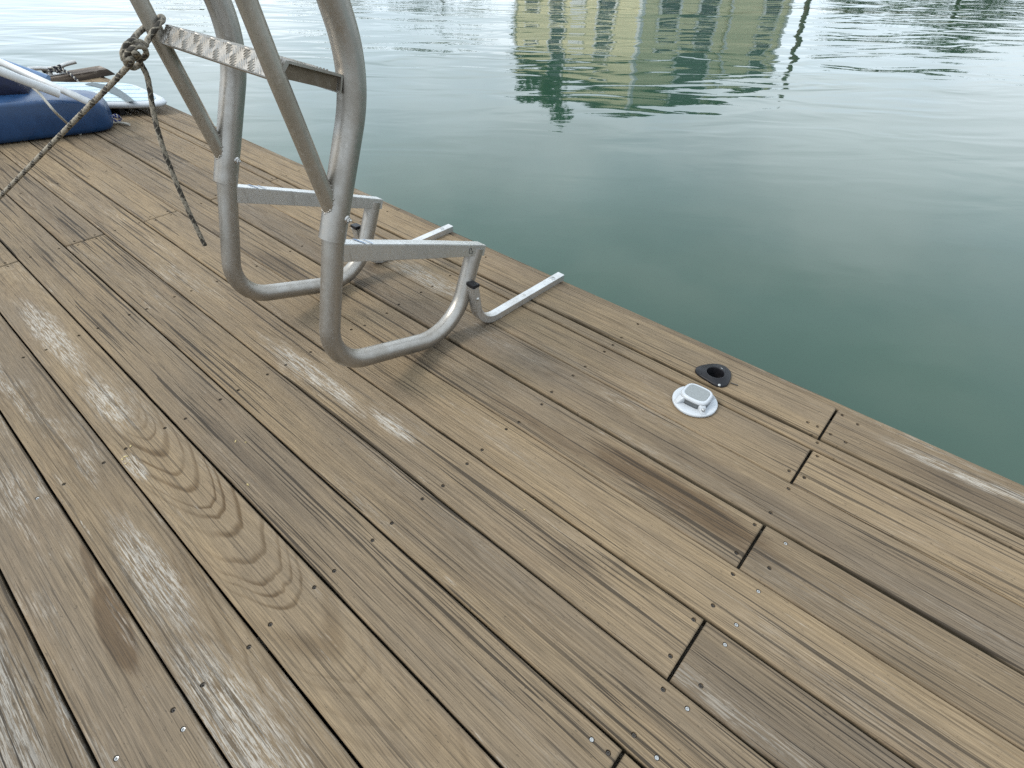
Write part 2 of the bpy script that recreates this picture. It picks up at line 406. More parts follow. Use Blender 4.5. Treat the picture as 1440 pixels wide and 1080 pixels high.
def lathe(bm, prof, n=28, c=(0, 0, 0), mat=0, axis=None, smooth=True):
    """revolve (r, z) pairs; closed top and bottom when r is 0"""
    rings = []
    Rm = Vector((0, 0, 1)).rotation_difference(Vector(axis)).to_matrix() if axis is not None else Matrix.Identity(3)
    for r_, z_ in prof:
        if r_ <= 1e-9: rings.append([bm.verts.new(Vector(c)+Rm @ V(0, 0, z_))])
        else: rings.append([bm.verts.new(Vector(c)+Rm @ V(r_*math.cos(2*math.pi*k/n), r_*math.sin(2*math.pi*k/n), z_)) for k in range(n)])
    for a, b in zip(rings, rings[1:]):
        for k in range(n):
            k2 = (k+1) % n
            if len(a) == 1 and len(b) == 1: continue
            vs = (a[0], b[k2], b[k]) if len(a) == 1 else ((a[k], a[k2], b[0]) if len(b) == 1 else (a[k], a[k2], b[k2], b[k]))
            f = bm.faces.new(vs); f.material_index = mat; f.smooth = smooth
    return rings
def fix(bm): bmesh.ops.recalc_face_normals(bm, faces=bm.faces[:]); return bm

# ------------------------------------------------------------------ dock
LP = V(-1.9, .5, 0)
dock = thing('dock', 'weathered grey brown timber plank dock floating beside green water', 'dock', (0, 0, 0))
# seams across the dock (towards the water = +y)
SEAMS = [-.234, -.097, .038, .184, .332, .473, .618, .760, .902, 1.051, 1.1925, 1.2385, 1.386]
GAPS = [.0045, .005, .0042, .0048, .0055, .0045, .0065, .0018, .009, .003, .0055, .0105, .003]
s, gsp = SEAMS[0], []
low = []
while s > -2.3: s -= .142; low.insert(0, s)
SEAMS = low + SEAMS; GAPS = [.0055]*len(low) + GAPS
ROWS = {-6: None}
ROWX = [-5.12, -4.48, -3.85, -3.206, -2.53, -1.875, -1.29, -.642, -.035, .60, 1.22, 1.83, 2.45]
DARK = [(1136,594),(1152,601),(1182,583),(1206,597),(1166,610),(1189,622),(1150,622),(1136,632),(1148,640),(1113,663),(1129,670),(1109,687),(1084,721),(1065,739),(1083,743),
 (1039,779),(1056,781),(1082,799),(1031,807),(1003,851),(978,873),(992,884),(945,924),(958,941),(986,964),(933,969),(892,1033),(860,1063),(874,1078),
 (285,963),(350,910),(380,878),(442,826),(470,803),(524,760),(551,735),(594,701),(623,683),(657,652),(678,632),(712,603),(730,593),(762,568),(776,551),(806,528),(823,515),(850,494),(862,485),(874,475),(897,456),
 (90,681),(146,651),(177,631),(232,602),(261,589),(310,562),(335,548),(376,526),(402,513),(437,495),(494,463),(513,457),(544,440),(561,428),(592,411),(608,402),(633,387),
 (33,503),(65,492),(111,472),(138,462),(182,443),(206,434),(245,417),(269,409),(305,396),(361,374),(408,353),(425,346),
 (20,368),(43,362),(83,350),(105,341),(143,329),(162,324),(197,313),(217,305),(247,295),(7,277),(29,272),(62,264),(81,258),(112,250),(243,998)]
SHINY = [(1105,764),(1067,831),(1036,878),(1020,906),(967,996),(924,1065),(832,1040),(257,1025),(163,1066),(52,700)]
SC = [(onz(*q), 0) for q in DARK] + [(onz(*q), 1) for q in SHINY]
listed = [(p.x, p.y, k) for p, k in SC]

def plank(i, y0, y1, x0, x1, props, screws, bigholes=(), zo=0.0, name='plank', thick=.032, label=None):
    """one board with eased, slightly wavy edges and real countersunk screw holes"""
    cx, cy = (x0+x1)/2, (y0+y1)/2; hx, hy = (x1-x0)/2, (y1-y0)/2
    rnd = random.Random(int(x0*1000)*31+int(y0*1000))
    for attempt in range(6):
        bm = bmesh.new()
        nx = max(4, int((x1-x0)/.06))
        so = rnd.random()*50
        def edge(sgn):
            o = []
            for k in range(nx+1):
                x = -hx + 2*hx*k/nx
                w = noise.noise(V(x*1.3+so, sgn*7.0, so))*.0011 + noise.noise(V(x*11+so, sgn*3.0, so))*.0006
                o.append((x, sgn*(hy + w)))
            return o
        loop = edge(-1) + list(reversed(edge(1)))
        def ring(inset, z, ex=0.0):
            r_ = []
            for x, y in loop:
                sx_ = (hx-inset)/hx; sy_ = (abs(y)-inset)
                r_.append(bm.verts.new((x*sx_, math.copysign(sy_, y), z)))
            return r_
        rings = [ring(.0042, 0), ring(.0022, -.0007), ring(.0007, -.0024), ring(0, -.0055), ring(0, -thick)]
        m = len(loop); es = []
        for k in range(m): es.append(bm.edges.new((rings[0][k], rings[0][(k+1) % m])))
        for a, b in zip(rings, rings[1:]):
            for k in range(m):
                f = bm.faces.new((a[k], b[k], b[(k+1) % m], a[(k+1) % m])); f.smooth = a is not rings[3]
        bm.faces.new(list(reversed(rings[-1])))
        holes = [(sx-cx, sy-cy, .0047, .0062, 10) for sx, sy, k in screws[:len(screws) if attempt < 4 else 0]] + [(hx_-cx, hy_-cy, hr, hd, 28) for hx_, hy_, hr, hd in bigholes]
        for px, py, hr, hd, n in holes:
            top = [bm.verts.new((px+hr*math.cos(2*math.pi*k/n)*(1+.1*rnd.uniform(-1, 1)*(n == 10)), py+hr*math.sin(2*math.pi*k/n), 0)) for k in range(n)]
            bot = [bm.verts.new((v.co.x, v.co.y, -hd)) for v in top]
            for k in range(n):
                es.append(bm.edges.new((top[k], top[(k+1) % n])))
            for k in range(n): bm.faces.new((top[k], top[(k+1) % n], bot[(k+1) % n], bot[k]))
            bm.faces.new(bot)
        bmesh.ops.triangle_fill(bm, use_beauty=True, use_dissolve=False, edges=es)
        ar = sum(f.calc_area() for f in bm.faces if all(abs(v.co.z) < 1e-6 for v in f.verts))
        if ar > .93*(x1-x0)*(y1-y0)*(1-.0084/(y1-y0)): break
        screws = [(q[0]+rnd.uniform(-.002, .002), q[1]+rnd.uniform(-.002, .002), q[2]) for q in screws]
        print('plank refill', name, round(x0, 2), round(y0, 3), attempt, ar)
        if attempt < 5: bm.free()
    fix(bm)
    o = link(name, bm, MAT['wood'], dock, (cx, cy, zo))
    for k_, v_ in props.items(): o[k_] = float(v_)
    if label: o['label'] = label
    return o

def pprops(rnd, **kw):
    side = rnd.random()
    d = dict(wobble=1.0, seed=rnd.uniform(0, 40), pith_offset=rnd.uniform(-.05, .05) if side < .5 else rnd.choice((-1, 1))*rnd.uniform(.09, .22),
             pith_depth=rnd.uniform(.03, .11), pith_slope=rnd.choice((-1, 1))*rnd.uniform(.004, .03), ring_freq=rnd.uniform(120, 210),
             greyness=rnd.uniform(.25, .6), tone=rnd.uniform(.93, 1.05), ring_contrast=rnd.uniform(.25, .5), bleach=rnd.uniform(0, .35), checks=rnd.uniform(.55, .95))
    d.update(kw); return d
# what the photograph shows of each board, keyed by the seam on its land side
LOOK = {-.376: dict(greyness=.75, tone=.80, bleach=.8, checks=1.0), -.234: dict(greyness=.62, tone=1.0, bleach=.7, checks=.55, ring_contrast=.2),
 -.097: dict(greyness=.55, tone=.93, bleach=1.0, checks=.5, ring_contrast=.45, pith_offset=.01, pith_depth=.05, pith_slope=.02),
 .038: dict(seed=3.2, greyness=.36, tone=1.0, bleach=.25, checks=.45, ring_contrast=.22, pith_offset=.012, pith_slope=.14, ring_freq=108, wobble=.42),
 .184: dict(greyness=.5, tone=.97, bleach=.15, checks=.85, ring_contrast=.3, pith_offset=.15), .332: dict(greyness=.48, tone=.96, bleach=.3, checks=.9),
 .473: dict(greyness=.30, tone=1.03, bleach=.45, checks=.8, pith_offset=-.10), .618: dict(greyness=.30, tone=1.03, bleach=.2, checks=.75), .760: dict(greyness=.35, tone=.97, bleach=.2, checks=.75),
 .902: dict(greyness=.62, tone=.93, bleach=.3, checks=.85), 1.051: dict(greyness=.28, tone=1.0, bleach=.2, checks=.7), 1.1925: dict(greyness=.3, tone=1.0, bleach=.1, checks=.7), 1.2385: dict(greyness=.15, tone=1.02, bleach=.1, checks=.6)}
RIGHT = {.473: dict(greyness=.66, tone=.86, checks=1.0), .760: dict(greyness=.66, tone=.86), 1.051: dict(greyness=.22, tone=1.04), 1.2385: dict(greyness=.4, tone=.90), .184: dict(greyness=.55, tone=.9)}
X_FAR, X_NEAR = -5.27, 2.9
XJ0, XJ1 = -.0345, -2.530
SOCK = V(-.344, 1.2905, 0)
allscrews = []
planks = []
idx = 0
for i in range(len(SEAMS)-1):
    ya, yb = SEAMS[i]+GAPS[i]/2, SEAMS[i+1]-GAPS[i+1]/2
    key = min(LOOK, key=lambda k: abs(k-SEAMS[i])); near_ = abs(key-SEAMS[i]) < .004
    odd = (i-len(low)) % 2 == 1      # seams index relative to the first listed one
    strip = abs(SEAMS[i]-1.1925) < 1e-6
    if strip: cuts = [X_FAR, -2.53, X_NEAR]
    elif abs(SEAMS[i]-1.2385) < 1e-6: cuts = [X_FAR, XJ0, X_NEAR]
    elif abs(SEAMS[i]-.184) < 1e-6 or odd and SEAMS[i] > .1: cuts = [X_FAR, XJ0, X_NEAR]
    elif odd: cuts = [X_FAR, XJ0+.61, X_NEAR]
    else: cuts = [X_FAR, XJ1, X_NEAR]
    for c in range(len(cuts)-1):
        x0, x1 = cuts[c]+.0028, cuts[c+1]-.0028
        rnd = random.Random(i*31+c*7+5)
        pp = pprops(rnd)
        if near_:
            pp.update(LOOK[key])
            if c == 1 and key in RIGHT and cuts[1] > -1: pp.update(RIGHT[key]); pp['seed'] += 11.3
        if key == .038 and near_ and c == 1: pp['pith_depth'] = .10 + .14*((x0+x1)/2 + 1.0)
        sc = []
        for rx in ROWX:
            if not (x0-.02 < rx < x1+.02): continue
            at_joint = abs(rx-cuts[c]) < .05 or abs(rx-cuts[c+1]) < .05
            hit = [q for q in listed if ya+.008 < q[1] < yb-.008 and abs(q[0]-rx) < .19 and x0+.006 < q[0] < x1-.006]
            if hit:
                sc += [q for q in hit if q not in sc]; continue
            xx = rx
            if abs(rx-cuts[c]) < .05: xx = x0+.018
            if abs(rx-cuts[c+1]) < .05: xx = x1-.018
            for fy in ((.5,) if strip else (.24, .76)):
                sc.append((xx+rnd.uniform(-.006, .006), ya+(yb-ya)*(fy+rnd.uniform(-.04, .04)), 0))
        cl_ = []
        for q in sc:
            q = (min(max(q[0], x0+.0145), x1-.0145), min(max(q[1], ya+.0125), yb-.0125), q[2])
            if all((q[0]-p[0])**2+(q[1]-p[1])**2 > .015**2 for p in cl_): cl_.append(q)
        sc = cl_
        big = []; thick_ = .032
        if abs(SEAMS[i]-1.2385) < 1e-6 and c == 0: big = [(SOCK.x, SOCK.y, .0265, .090)]; thick_ = .095
        lab = None
        if near_ and key == .038 and c == 1: lab = 'plank with bold arched brown grain between grey boards'
        if near_ and key == -.097 and c == 1: lab = 'plank with the heaviest flaking white patches'
        o = plank(i, ya, yb, x0, x1, pp, sc, big, zo=(0 if strip or not near_ else rnd.uniform(-.0015, .0012)), name='edge_strip' if strip else 'plank', label=lab, thick=thick_)
        planks.append(o)
        for q in sc: allscrews.append((q, o))
# outer rim board, standing on edge, its top flush with the planks
rim_cuts = [X_FAR, -1.86, .75, X_NEAR]
for c in range(3):
    rnd = random.Random(90+c)
    plank(99+c, 1.3885, 1.4175, rim_cuts[c]+.001, rim_cuts[c+1]-.001, pprops(rnd, greyness=.55, tone=.82, ring_contrast=.3, bleach=.5, checks=1.0, pith_offset=.05), [], zo=-.006, name='rim_board', thick=.19)
# framing under the boards
bm = bmesh.new()
for rx in ROWX: box(bm, (rx, -.46, -.125), (.038, 3.66, .18))
link('joist_frame', bm, MAT['under'], dock)
bm = bmesh.new(); box(bm, (-1.2, -.5, -.34), (8.0, 3.6, .23), .02)
link('float', bm, MAT['hole_plastic'], dock)
# screws: a hundred nearest ones as sub-parts of their boards, the rest as one part
def screw_bm(bm, p, rot):
    lathe(bm, [(.0, -.0031), (.0015, -.0030), (.0018, -.0009), (.0033, -.0006), (.0038, -.0012), (.0040, -.0036)], 12, p, smooth=False)
    # square drive recess cut read as a dark socket by its own depth
def inview(p):
    d = p-EYE; zc = d.dot(fw)
    if zc < .05: return False
    u = 720+FPX*d.dot(RT)/zc; v = 540+FPX*d.dot(DN)/zc
    return -8 < u < 1448 and -8 < v < 1088
order = sorted(allscrews, key=lambda t: (not inview(V(t[0][0], t[0][1], 0)), (V(t[0][0], t[0][1], 0)-EYE).length))
rest = bmesh.new()
for n_, (q, o) in enumerate(order):
    if n_ < 100:
        b = bmesh.new(); screw_bm(b, (0, 0, 0), 0); fix(b)
        shiny = q[2] == 1
        sc = link('screw', b, MAT['screw_bright' if shiny else 'screw_dark'], o, (q[0]-o.location.x, q[1]-o.location.y, -.0008 if shiny else -.0026))
        if shiny: sc['label'] = 'bright zinc screw head'; pass
    else:
        screw_bm(rest, (q[0], q[1], o.location.z-.0024), 0)
fix(rest)
o = link('screw', rest, MAT['screw_dark'], dock); o['kind'] = 'stuff'

# ------------------------------------------------------------------ boarding ladder
XN, XF = -1.04, -1.51
lroot = V(-1.275, .80, 0)
lad = thing('boarding_ladder', 'weathered tubular aluminium swim ladder tipped up on the dock with a checker plate tread', 'ladder', lroot)
def lp(x, y, z): return V(x, y, z)-lroot
def RAIL(x): return [lp(x, .592, .446), lp(x, .7265, .752), lp(x, .66, 1.06), lp(x, .50, 1.16)]
def frame_side(x):
    up = fillet(RAIL(x), [.30, .10], 18)
    bm = bmesh.new(); tube(bm, up, .0292, 28); link('rail', bm, MAT['alu'], lad)
    # collar line where the smaller foot loop slides in
    foot = fillet([lp(x, .604, .475), lp(x, .505, .132), lp(x, .925, -.0), lp(x, 1.040, .252)], [.11, .155], 18)
    bm = bmesh.new(); tube(bm, foot, .0248, 28); link('foot_loop', bm, MAT['alu'], lad)
    br = fillet([lp(x, .607, .505), lp(x, .553, .785), lp(x, .512, 1.03), lp(x, .50, 1.16)], [0.5, .3], 6)
    bm = bmesh.new(); tube(bm, br, .0178, 22); link('brace', bm, MAT['alu_brown'], lad)
    # weld bead along the seam where the brace meets the rail
    bm = bmesh.new()
    q0 = V(x, .592, .446); td = V(0, .130, .299).normalized(); b0 = V(x, .607, .505); bd = V(0, -.054, .280).normalized()
    e1 = V(1, 0, 0); e2 = bd.cross(e1)
    for k in range(22):
        a = math.pi*2*k/22; o0 = b0 + (e1*math.cos(a)+e2*math.sin(a))*.0178
        for j in range(200):
            p_ = o0 + bd*(.22 - j*.0015); dv = p_-q0; dd = (dv-td*dv.dot(td)).length
            if dd <= .0292: break
        if j < 199: bmesh.ops.create_icosphere(bm, subdivisions=2, radius=.0021+.0006*math.sin(k*2.3), matrix=Matrix.Translation(p_-lroot+bd*(.0012*math.sin(k*1.7))))
    link('weld', bm, MAT['alu'], lad, smooth=True)
    # flat bar that ties the two legs of the foot
    a, b = V(x, .594, .417), V(x, 1.062, .238)
    dirv = (b-a).normalized(); nrm = V(0, -dirv.z, dirv.y)
    bm = bmesh.new()
    def sect(c, h): return [bm.verts.new(c-lroot+V(dx, 0, 0)+nrm*dz) for dx, dz in ((-.019, h/2), (.019, h/2), (.019, -h/2), (-.019, -h/2))]
    r1, r2, r3 = sect(a, .042), sect(a.lerp(b, .60), .039), sect(b, .032)
    for p_, q_ in ((r1, r2), (r2, r3)):
        for k in range(4): bm.faces.new((p_[k], p_[(k+1) % 4], q_[(k+1) % 4], q_[k]))
    bm.faces.new(r1); bm.faces.new(list(reversed(r3))); fix(bm)
    bmesh.ops.bevel(bm, geom=[e for e in bm.edges if e.calc_face_angle(0) > .5], offset=.0018, segments=2, affect='EDGES')
    fb = link('foot_bar', bm, MAT['alu_bright'], lad)
    bm = bmesh.new()
    for k in range(2):   # faded grey tape mark on the bar's top
        c = a.lerp(b, .12+.05*k)-lroot+nrm*.0222
        vs = [bm.verts.new(c+V(dx, 0, 0)+dirv*dy+nrm*0) for dx, dy in ((-.017, -.006+.004*k), (.017, .006-.004*k), (.017, .012-.006*k), (-.017, .002-.001*k))]
        bm.faces.new(vs)
    fix(bm); link('tape_mark', bm, MAT['blue_pale'], fb)
    return fb
fbs = [frame_side(XN), frame_side(XF)]
# small printed outline mark on the near bar
bm = bmesh.new(); a, b = V(XN, .628, .404), V(XN, 1.062, .238); dirv = (b-a).normalized(); nrm = V(0, -dirv.z, dirv.y)
c0 = a.lerp(b, .865)-lroot+V(.0195, 0, 0)
sq = [c0+dirv*p+nrm*q for p, q in ((-.008, .008), (-.001, .008), (.0, .003), (.008, -.002), (.008, -.008), (-.007, -.006))]
for k in range(6): tube(bm, [sq[k], sq[(k+1) % 6]], .0006, 6)
link('stamp', bm, MAT['dark_mark'], fbs[0])
# through bolts
for px, x, sgn in (((489, 309), XN, 1), ((334, 226), XF, 1)):
    P_ = onx(*px, x+.028)
    ax = V(.93, .30, .2).normalized(); base = V(x, P_.y, P_.z)
    # seat the bolt on the tube surface
    tdir = V(0, .722-.592, .745-.446).normalized(); q = V(x, .592, .446)
    off = (P_-q) - tdir*((P_-q).dot(tdir)); off.normalize(); ctr = q + tdir*((P_-q).dot(tdir)) + off*.0288
    bm = bmesh.new()
    lathe(bm, [(0, .002), (.0085, .002), (.0085, -.001)], 20, ctr-lroot, axis=off)
    lathe(bm, [(0, .0075), (.0055, .0072), (.0062, .006), (.0062, .002)], 6, ctr-lroot, axis=off, smooth=False)
    lathe(bm, [(0, .0115), (.0026, .011), (.003, .0075)], 12, ctr-lroot, axis=off)
    fix(bm); link('bolt', bm, MAT['steel'], lad)
# tread: checker plate with rounded nosing, spanning the two frames
def tread():
    dirv = V(0, .126, -.047).normalized(); nrm = V(0, .047, .126).normalized()
    o_ = V(0, .574, .801)
    x0, x1 = XF+.012, XN+.013
    wide = .118
    nd, nn = (-.397, -.918), (-.918, .397)           # down the sloping front, and out of it
    def S(Y, h=0.0):
        if Y >= .003: return Y, h
        if Y >= -.003:
            t = (Y+.003)/.006; a = (nn[0]*(1-t), nn[1]*(1-t)+t); return Y*.5+a[0]*h-.0003, -.0006+a[1]*h+min(0, Y)*.5
        return nd[0]*-Y+nn[0]*h, nd[1]*-Y+nn[1]*h
    prof = [(-.004, -.0405), (-.0105, -.0400), (-.0146, -.0372)] + [S(-.038+.0036*k) for k in range(10)] + [S(0)]
    prof += [(wide*k/14, 0) for k in range(1, 14)]
    prof += [(wide-.001, -.0006), (wide+.001, -.003), (wide+.001, -.034), (wide-.002, -.034), (wide-.003, -.005), (.006, -.005), (-.008, -.034), (-.004, -.0385)]
    bm = bmesh.new(); path = [V(x0+(x1-x0)*k/30, 0, 0) for k in range(31)]
    def at(p, a, b): return p+V(0, o_.y, o_.z)-lroot+dirv*a+nrm*b
    rings = [[bm.verts.new(at(p, a, b)) for a, b in prof] for p in path]
    m = len(prof)
    for i in range(30):
        for k in range(m): bm.faces.new((rings[i][k], rings[i][(k+1) % m], rings[i+1][(k+1) % m], rings[i+1][k]))
    bm.faces.new(rings[0]); bm.faces.new(list(reversed(rings[-1])))
    # raised five-bar lozenges in alternating directions, wrapping over the front
    def bar(cx, cy, ang, L, w=.0021, h=.0022):
        ca, sa = math.cos(ang), math.sin(ang); N_ = 8; top = []; b0 = []; b1 = []
        for k in range(N_+1):
            t = -1+2*k/N_; taper = max(.05, 1-t*t)
            for lst, ww, hh in ((b0, w*taper, 0), (top, 0, h*taper**.6), (b1, -w*taper, 0)):
                lx, ly = t*L/2, ww
                X = cx+lx*ca-ly*sa; Y = max(-.0385, min(wide-.002, cy+lx*sa+ly*ca))
                a_, b_ = S(Y, hh+.0001); lst.append(bm.verts.new(at(V(X, 0, 0), a_, b_)))
        for k in range(N_):
            bm.faces.new((b0[k], b0[k+1], top[k+1], top[k])); bm.faces.new((top[k], top[k+1], b1[k+1], b1[k]))
    px = x0+.014; j = 0
    while px < x1-.012:
        for r_ in range(6):
            cy = -.030+.0235*r_; ang = R(40) if (j+r_) % 2 else R(-48)
            for k in range(5):
                o2 = (k-2)*.0062
                bar(px-o2*math.sin(ang), cy+o2*math.cos(ang), ang, .022-.002*abs(k-2))
        px += .0330; j += 1
    fix(bm)
    tr = link('tread', bm, MAT['alu'], lad)
    bm = bmesh.new()
    P4 = [(.004, -.0045), (wide-.004, -.0045), (wide-.004, -.031), (-.006, -.031)]
    f0 = [bm.verts.new(at(V(x1-.010, 0, 0), a, b)) for a, b in P4]; f1 = [bm.verts.new(at(V(x1-.013, 0, 0), a, b)) for a, b in P4]
    bm.faces.new(f0); bm.faces.new(list(reversed(f1)))
    for k in range(4): bm.faces.new((f0[k], f0[(k+1) % 4], f1[(k+1) % 4], f1[k]))
    fix(bm); link('end_plate', bm, MAT['alu_dark'], tr)
tread()

# ------------------------------------------------------------------ J shaped dock brackets
def bracket(x, skew, label):
    root = V(x, 1.10, 0)
    t = thing('dock_bracket', label, 'bracket', root, skew, 'aluminium brackets lying on the dock edge')
    path = fillet([V(0, -.112, .158), V(0, -.096, .0118), V(0, .31, .0118)], [.092], 16)
    prof = [(.0145*a, .0118*b) for a, b in ((1, .9), (.9, 1), (-.9, 1), (-1, .9), (-1, -.9), (-.9, -1), (.9, -1), (1, -.9))]
    bm = bmesh.new(); sweep(bm, path, prof, True, 0, u0=V(1, 0, 0), smooth=False); fix(bm)
    arm = link('arm', bm, MAT['alu_bright'], t)
    bm = bmesh.new(); box(bm, (0, 0, .004), (.0315, .026, .010), .002); box(bm, (0, 0, -.004), (.022, .018, .012))
    link('end_cap', bm, MAT['hole_plastic'], t, (0, -.1122, .160), rot=(-.10, 0, 0))
    for y_, r_ in ((.262, .0115), (.115, .0068)):
        bm = bmesh.new(); lathe(bm, [(0, .0030), (.0022, .0030), (.003, .0022), (r_*.85, .0016), (r_, .0004), (r_, -.001)], 20, (0, y_, .0231)); fix(bm)
        link('mounting_screw', bm, MAT['screw_bright' if r_ > .01 else 'steel'], t)
    bm = bmesh.new(); lathe(bm, [(0, .0045), (.003, .004), (.0055, .0015), (.006, -.001)], 16, (.0145, -.108, .118), axis=(1, 0, 0)); fix(bm)
    link('bolt', bm, MAT['steel'], t)
bracket(-1.0, R(-2.0), 'hooked aluminium bracket with black cap beside the near foot of the ladder')
bracket(-1.556, R(-2.0), 'hooked aluminium bracket partly hidden behind the ladder feet and bar')

# ------------------------------------------------------------------ rope tied on the ladder
def strand_rope(bm, path, r, pitch, mats=(0, 0, 1), n=7, ph0=0.0):
    F = frames(path); L = [0.0]
    for i in range(1, len(path)): L.append(L[-1]+(path[i]-path[i-1]).length)
    for s_, mi in enumerate(mats):
        pth = []
        for i, p in enumerate(path):
            a = 2*math.pi*(L[i]/pitch + s_/len(mats))+ph0
            pth.append(p + (F[i][0]*math.cos(a)+F[i][1]*math.sin(a))*r*.5)
        sweep(bm, pth, circ(r*.60, n), True, mi)
def braid_rope(bm, path, r, n=20, pitch=.018):
    L = [0.0]
    for i in range(1, len(path)): L.append(L[-1]+(path[i]-path[i-1]).length)
    def prof(i):
        o = []
        for k in range(n):
            u = k/n
            a = math.sin(2*math.pi*(2*u+L[i]/pitch)); b = math.sin(2*math.pi*(2*u-L[i]/pitch))
            q = r*(1+.11*max(a, b)); o.append((q*math.cos(2*math.pi*u), q*math.sin(2*math.pi*u)))
        return o
    sweep(bm, path, prof, True, 0)
kn = ond(190, 72, 1.595)
def rp(u, v, dd=0.0): return ond(u, v, 1.60+dd)
anchor = onz(-60, 338, .012)
main = [anchor, anchor.lerp(rp(180, 93), .25), anchor.lerp(rp(180, 93), .5), anchor.lerp(rp(180, 93), .75), rp(180, 93, 0), rp(173, 83, -.012), rp(174, 69, -.022), rp(184, 58, -.024), rp(197, 59, -.018),
        rp(205, 63, -.006), rp(207, 58, 0), rp(213, 48, .0), rp(221, 37, -.004), rp(229, 27, .010), rp(226, 24, .040), rp(214, 31, .056), rp(202, 40, .045), rp(193, 48, .022), rp(186, 58, .0),
        rp(181, 70, .010), rp(188, 81, .014), rp(200, 82, .002), rp(206, 74, -.016), rp(199, 65, -.030), rp(187, 68, -.034), rp(177, 78, -.022), rp(178, 90, -.004), rp(188, 95, .010), rp(197, 88, .006), rp(194, 77, -.018), rp(189, 74, -.036)]
tail_px = [(193, 82), (200, 93), (207, 108), (211, 128), (214, 148), (221, 180), (232, 216), (246, 252), (262, 290), (277, 322), (288, 345)]
tail = [onx(u, v, -1.500-.004*k) for k, (u, v) in enumerate(tail_px)]
path = smooth_path(main+tail, .0022)
bm = bmesh.new(); braid_rope(bm, path, .0054)
rope = link('rope', bm, None, None, mats=[MAT['rope_tan'], MAT['rope_tracer']])
tag(rope, 'grey and black braided rope knotted round the ladder brace with a hanging tail', 'rope')
# frayed end
# ------------------------------------------------------------------ round white deck light
def deck_light():
    t = thing('dock_light', 'round white plastic solar dock light with grey top panel', 'light', (-.334, 1.148, .0008), R(2)); t.scale = (1, 1, 1.22)
    bm = bmesh.new()
    lathe(bm, [(0, .0), (.0590, .0), (.0598, .0012), (.0598, .0042), (.0588, .0056), (.0560, .0064), (.046, .0074), (.040, .0076), (0, .0076)], 48)
    fix(bm); link('base', bm, MAT['white_plastic'], t)
    def sup(a, b, z, n=40, p=3.2):
        o = []
        for k in range(n):
            th = 2*math.pi*k/n; c, s_ = math.cos(th), math.sin(th)
            o.append(V(a*math.copysign(abs(c)**(2/p), c), b*math.copysign(abs(s_)**(2/p), s_), z))
        return o
    def loft(bm, secs, mat=0, close=True):
        rs = [[bm.verts.new(p) for p in s_] for s_ in secs]
        for a, b in zip(rs, rs[1:]):
            for k in range(len(a)):
                f = bm.faces.new((a[k], a[(k+1) % len(a)], b[(k+1) % len(b)], b[k])); f.smooth = True; f.material_index = mat
        if close: bm.faces.new(list(reversed(rs[0]))); bm.faces.new(rs[-1])
        return rs
    bm = bmesh.new()
    loft(bm, [sup(.0370, .0330, .0200), sup(.0388, .0348, .0210), sup(.0390, .0350, .0238), sup(.0372, .0332, .0268), sup(.0345, .0305, .0283), sup(.0318, .0278, .0287), sup(.0306, .0266, .0276)])
    fix(bm); link('housing', bm, MAT['white_plastic'], t)
    bm = bmesh.new(); loft(bm, [sup(.0302, .0262, .0270, p=4.5), sup(.0302, .0262, .0280, p=4.5), sup(.0294, .0254, .0284, p=4.5)]); fix(bm)
    link('solar_panel', bm, MAT['solar'], t)
    bm = bmesh.new(); loft(bm, [sup(.0372, .0332, .0074), sup(.0362, .0322, .0215)]); fix(bm)
    link('lens', bm, MAT['lens'], t)
    # four sloping arms between the lens windows
    for k, a in enumerate((R(-42), R(52), R(140), R(226))):
        bm = bmesh.new(); c, s_ = math.cos(a), math.sin(a)
        def P_(r_, w, z): return V(r_*c-w*s_, r_*s_+w*c, z)
        secs = []
        for r_, w, z in ((.028, .0080, .0250), (.0375, .0080, .0245), (.0455, .0078, .0175), (.0520, .0078, .0110), (.0575, .0078, .0058)):
            secs.append([P_(r_, -w-.0015, .004), P_(r_, -w, z-.0012), P_(r_, -w*.8, z), P_(r_, w*.8, z), P_(r_, w, z-.0012), P_(r_, w+.0015, .004)])
        loft(bm, secs); fix(bm)
        arm = link('arm', bm, MAT['white_plastic'], t)
        if k in (0, 2):
            bm = bmesh.new()
            lathe(bm, [(0, .0022), (.003, .0022), (.0042, .0012), (.0044, -.001)], 18, P_(.0480, 0, .0140), axis=(c*.5, s_*.5, .85)); fix(bm)
            link('screw', bm, MAT['screw_bright'], arm)
            bm = bmesh.new(); lathe(bm, [(.0046, -.001), (.0046, .0018), (.0056, .0018), (.0056, -.001)], 18, P_(.0480, 0, .0138), axis=(c*.5, s_*.5, .85)); fix(bm)
            link('washer', bm, MAT['gasket'], arm)
deck_light()

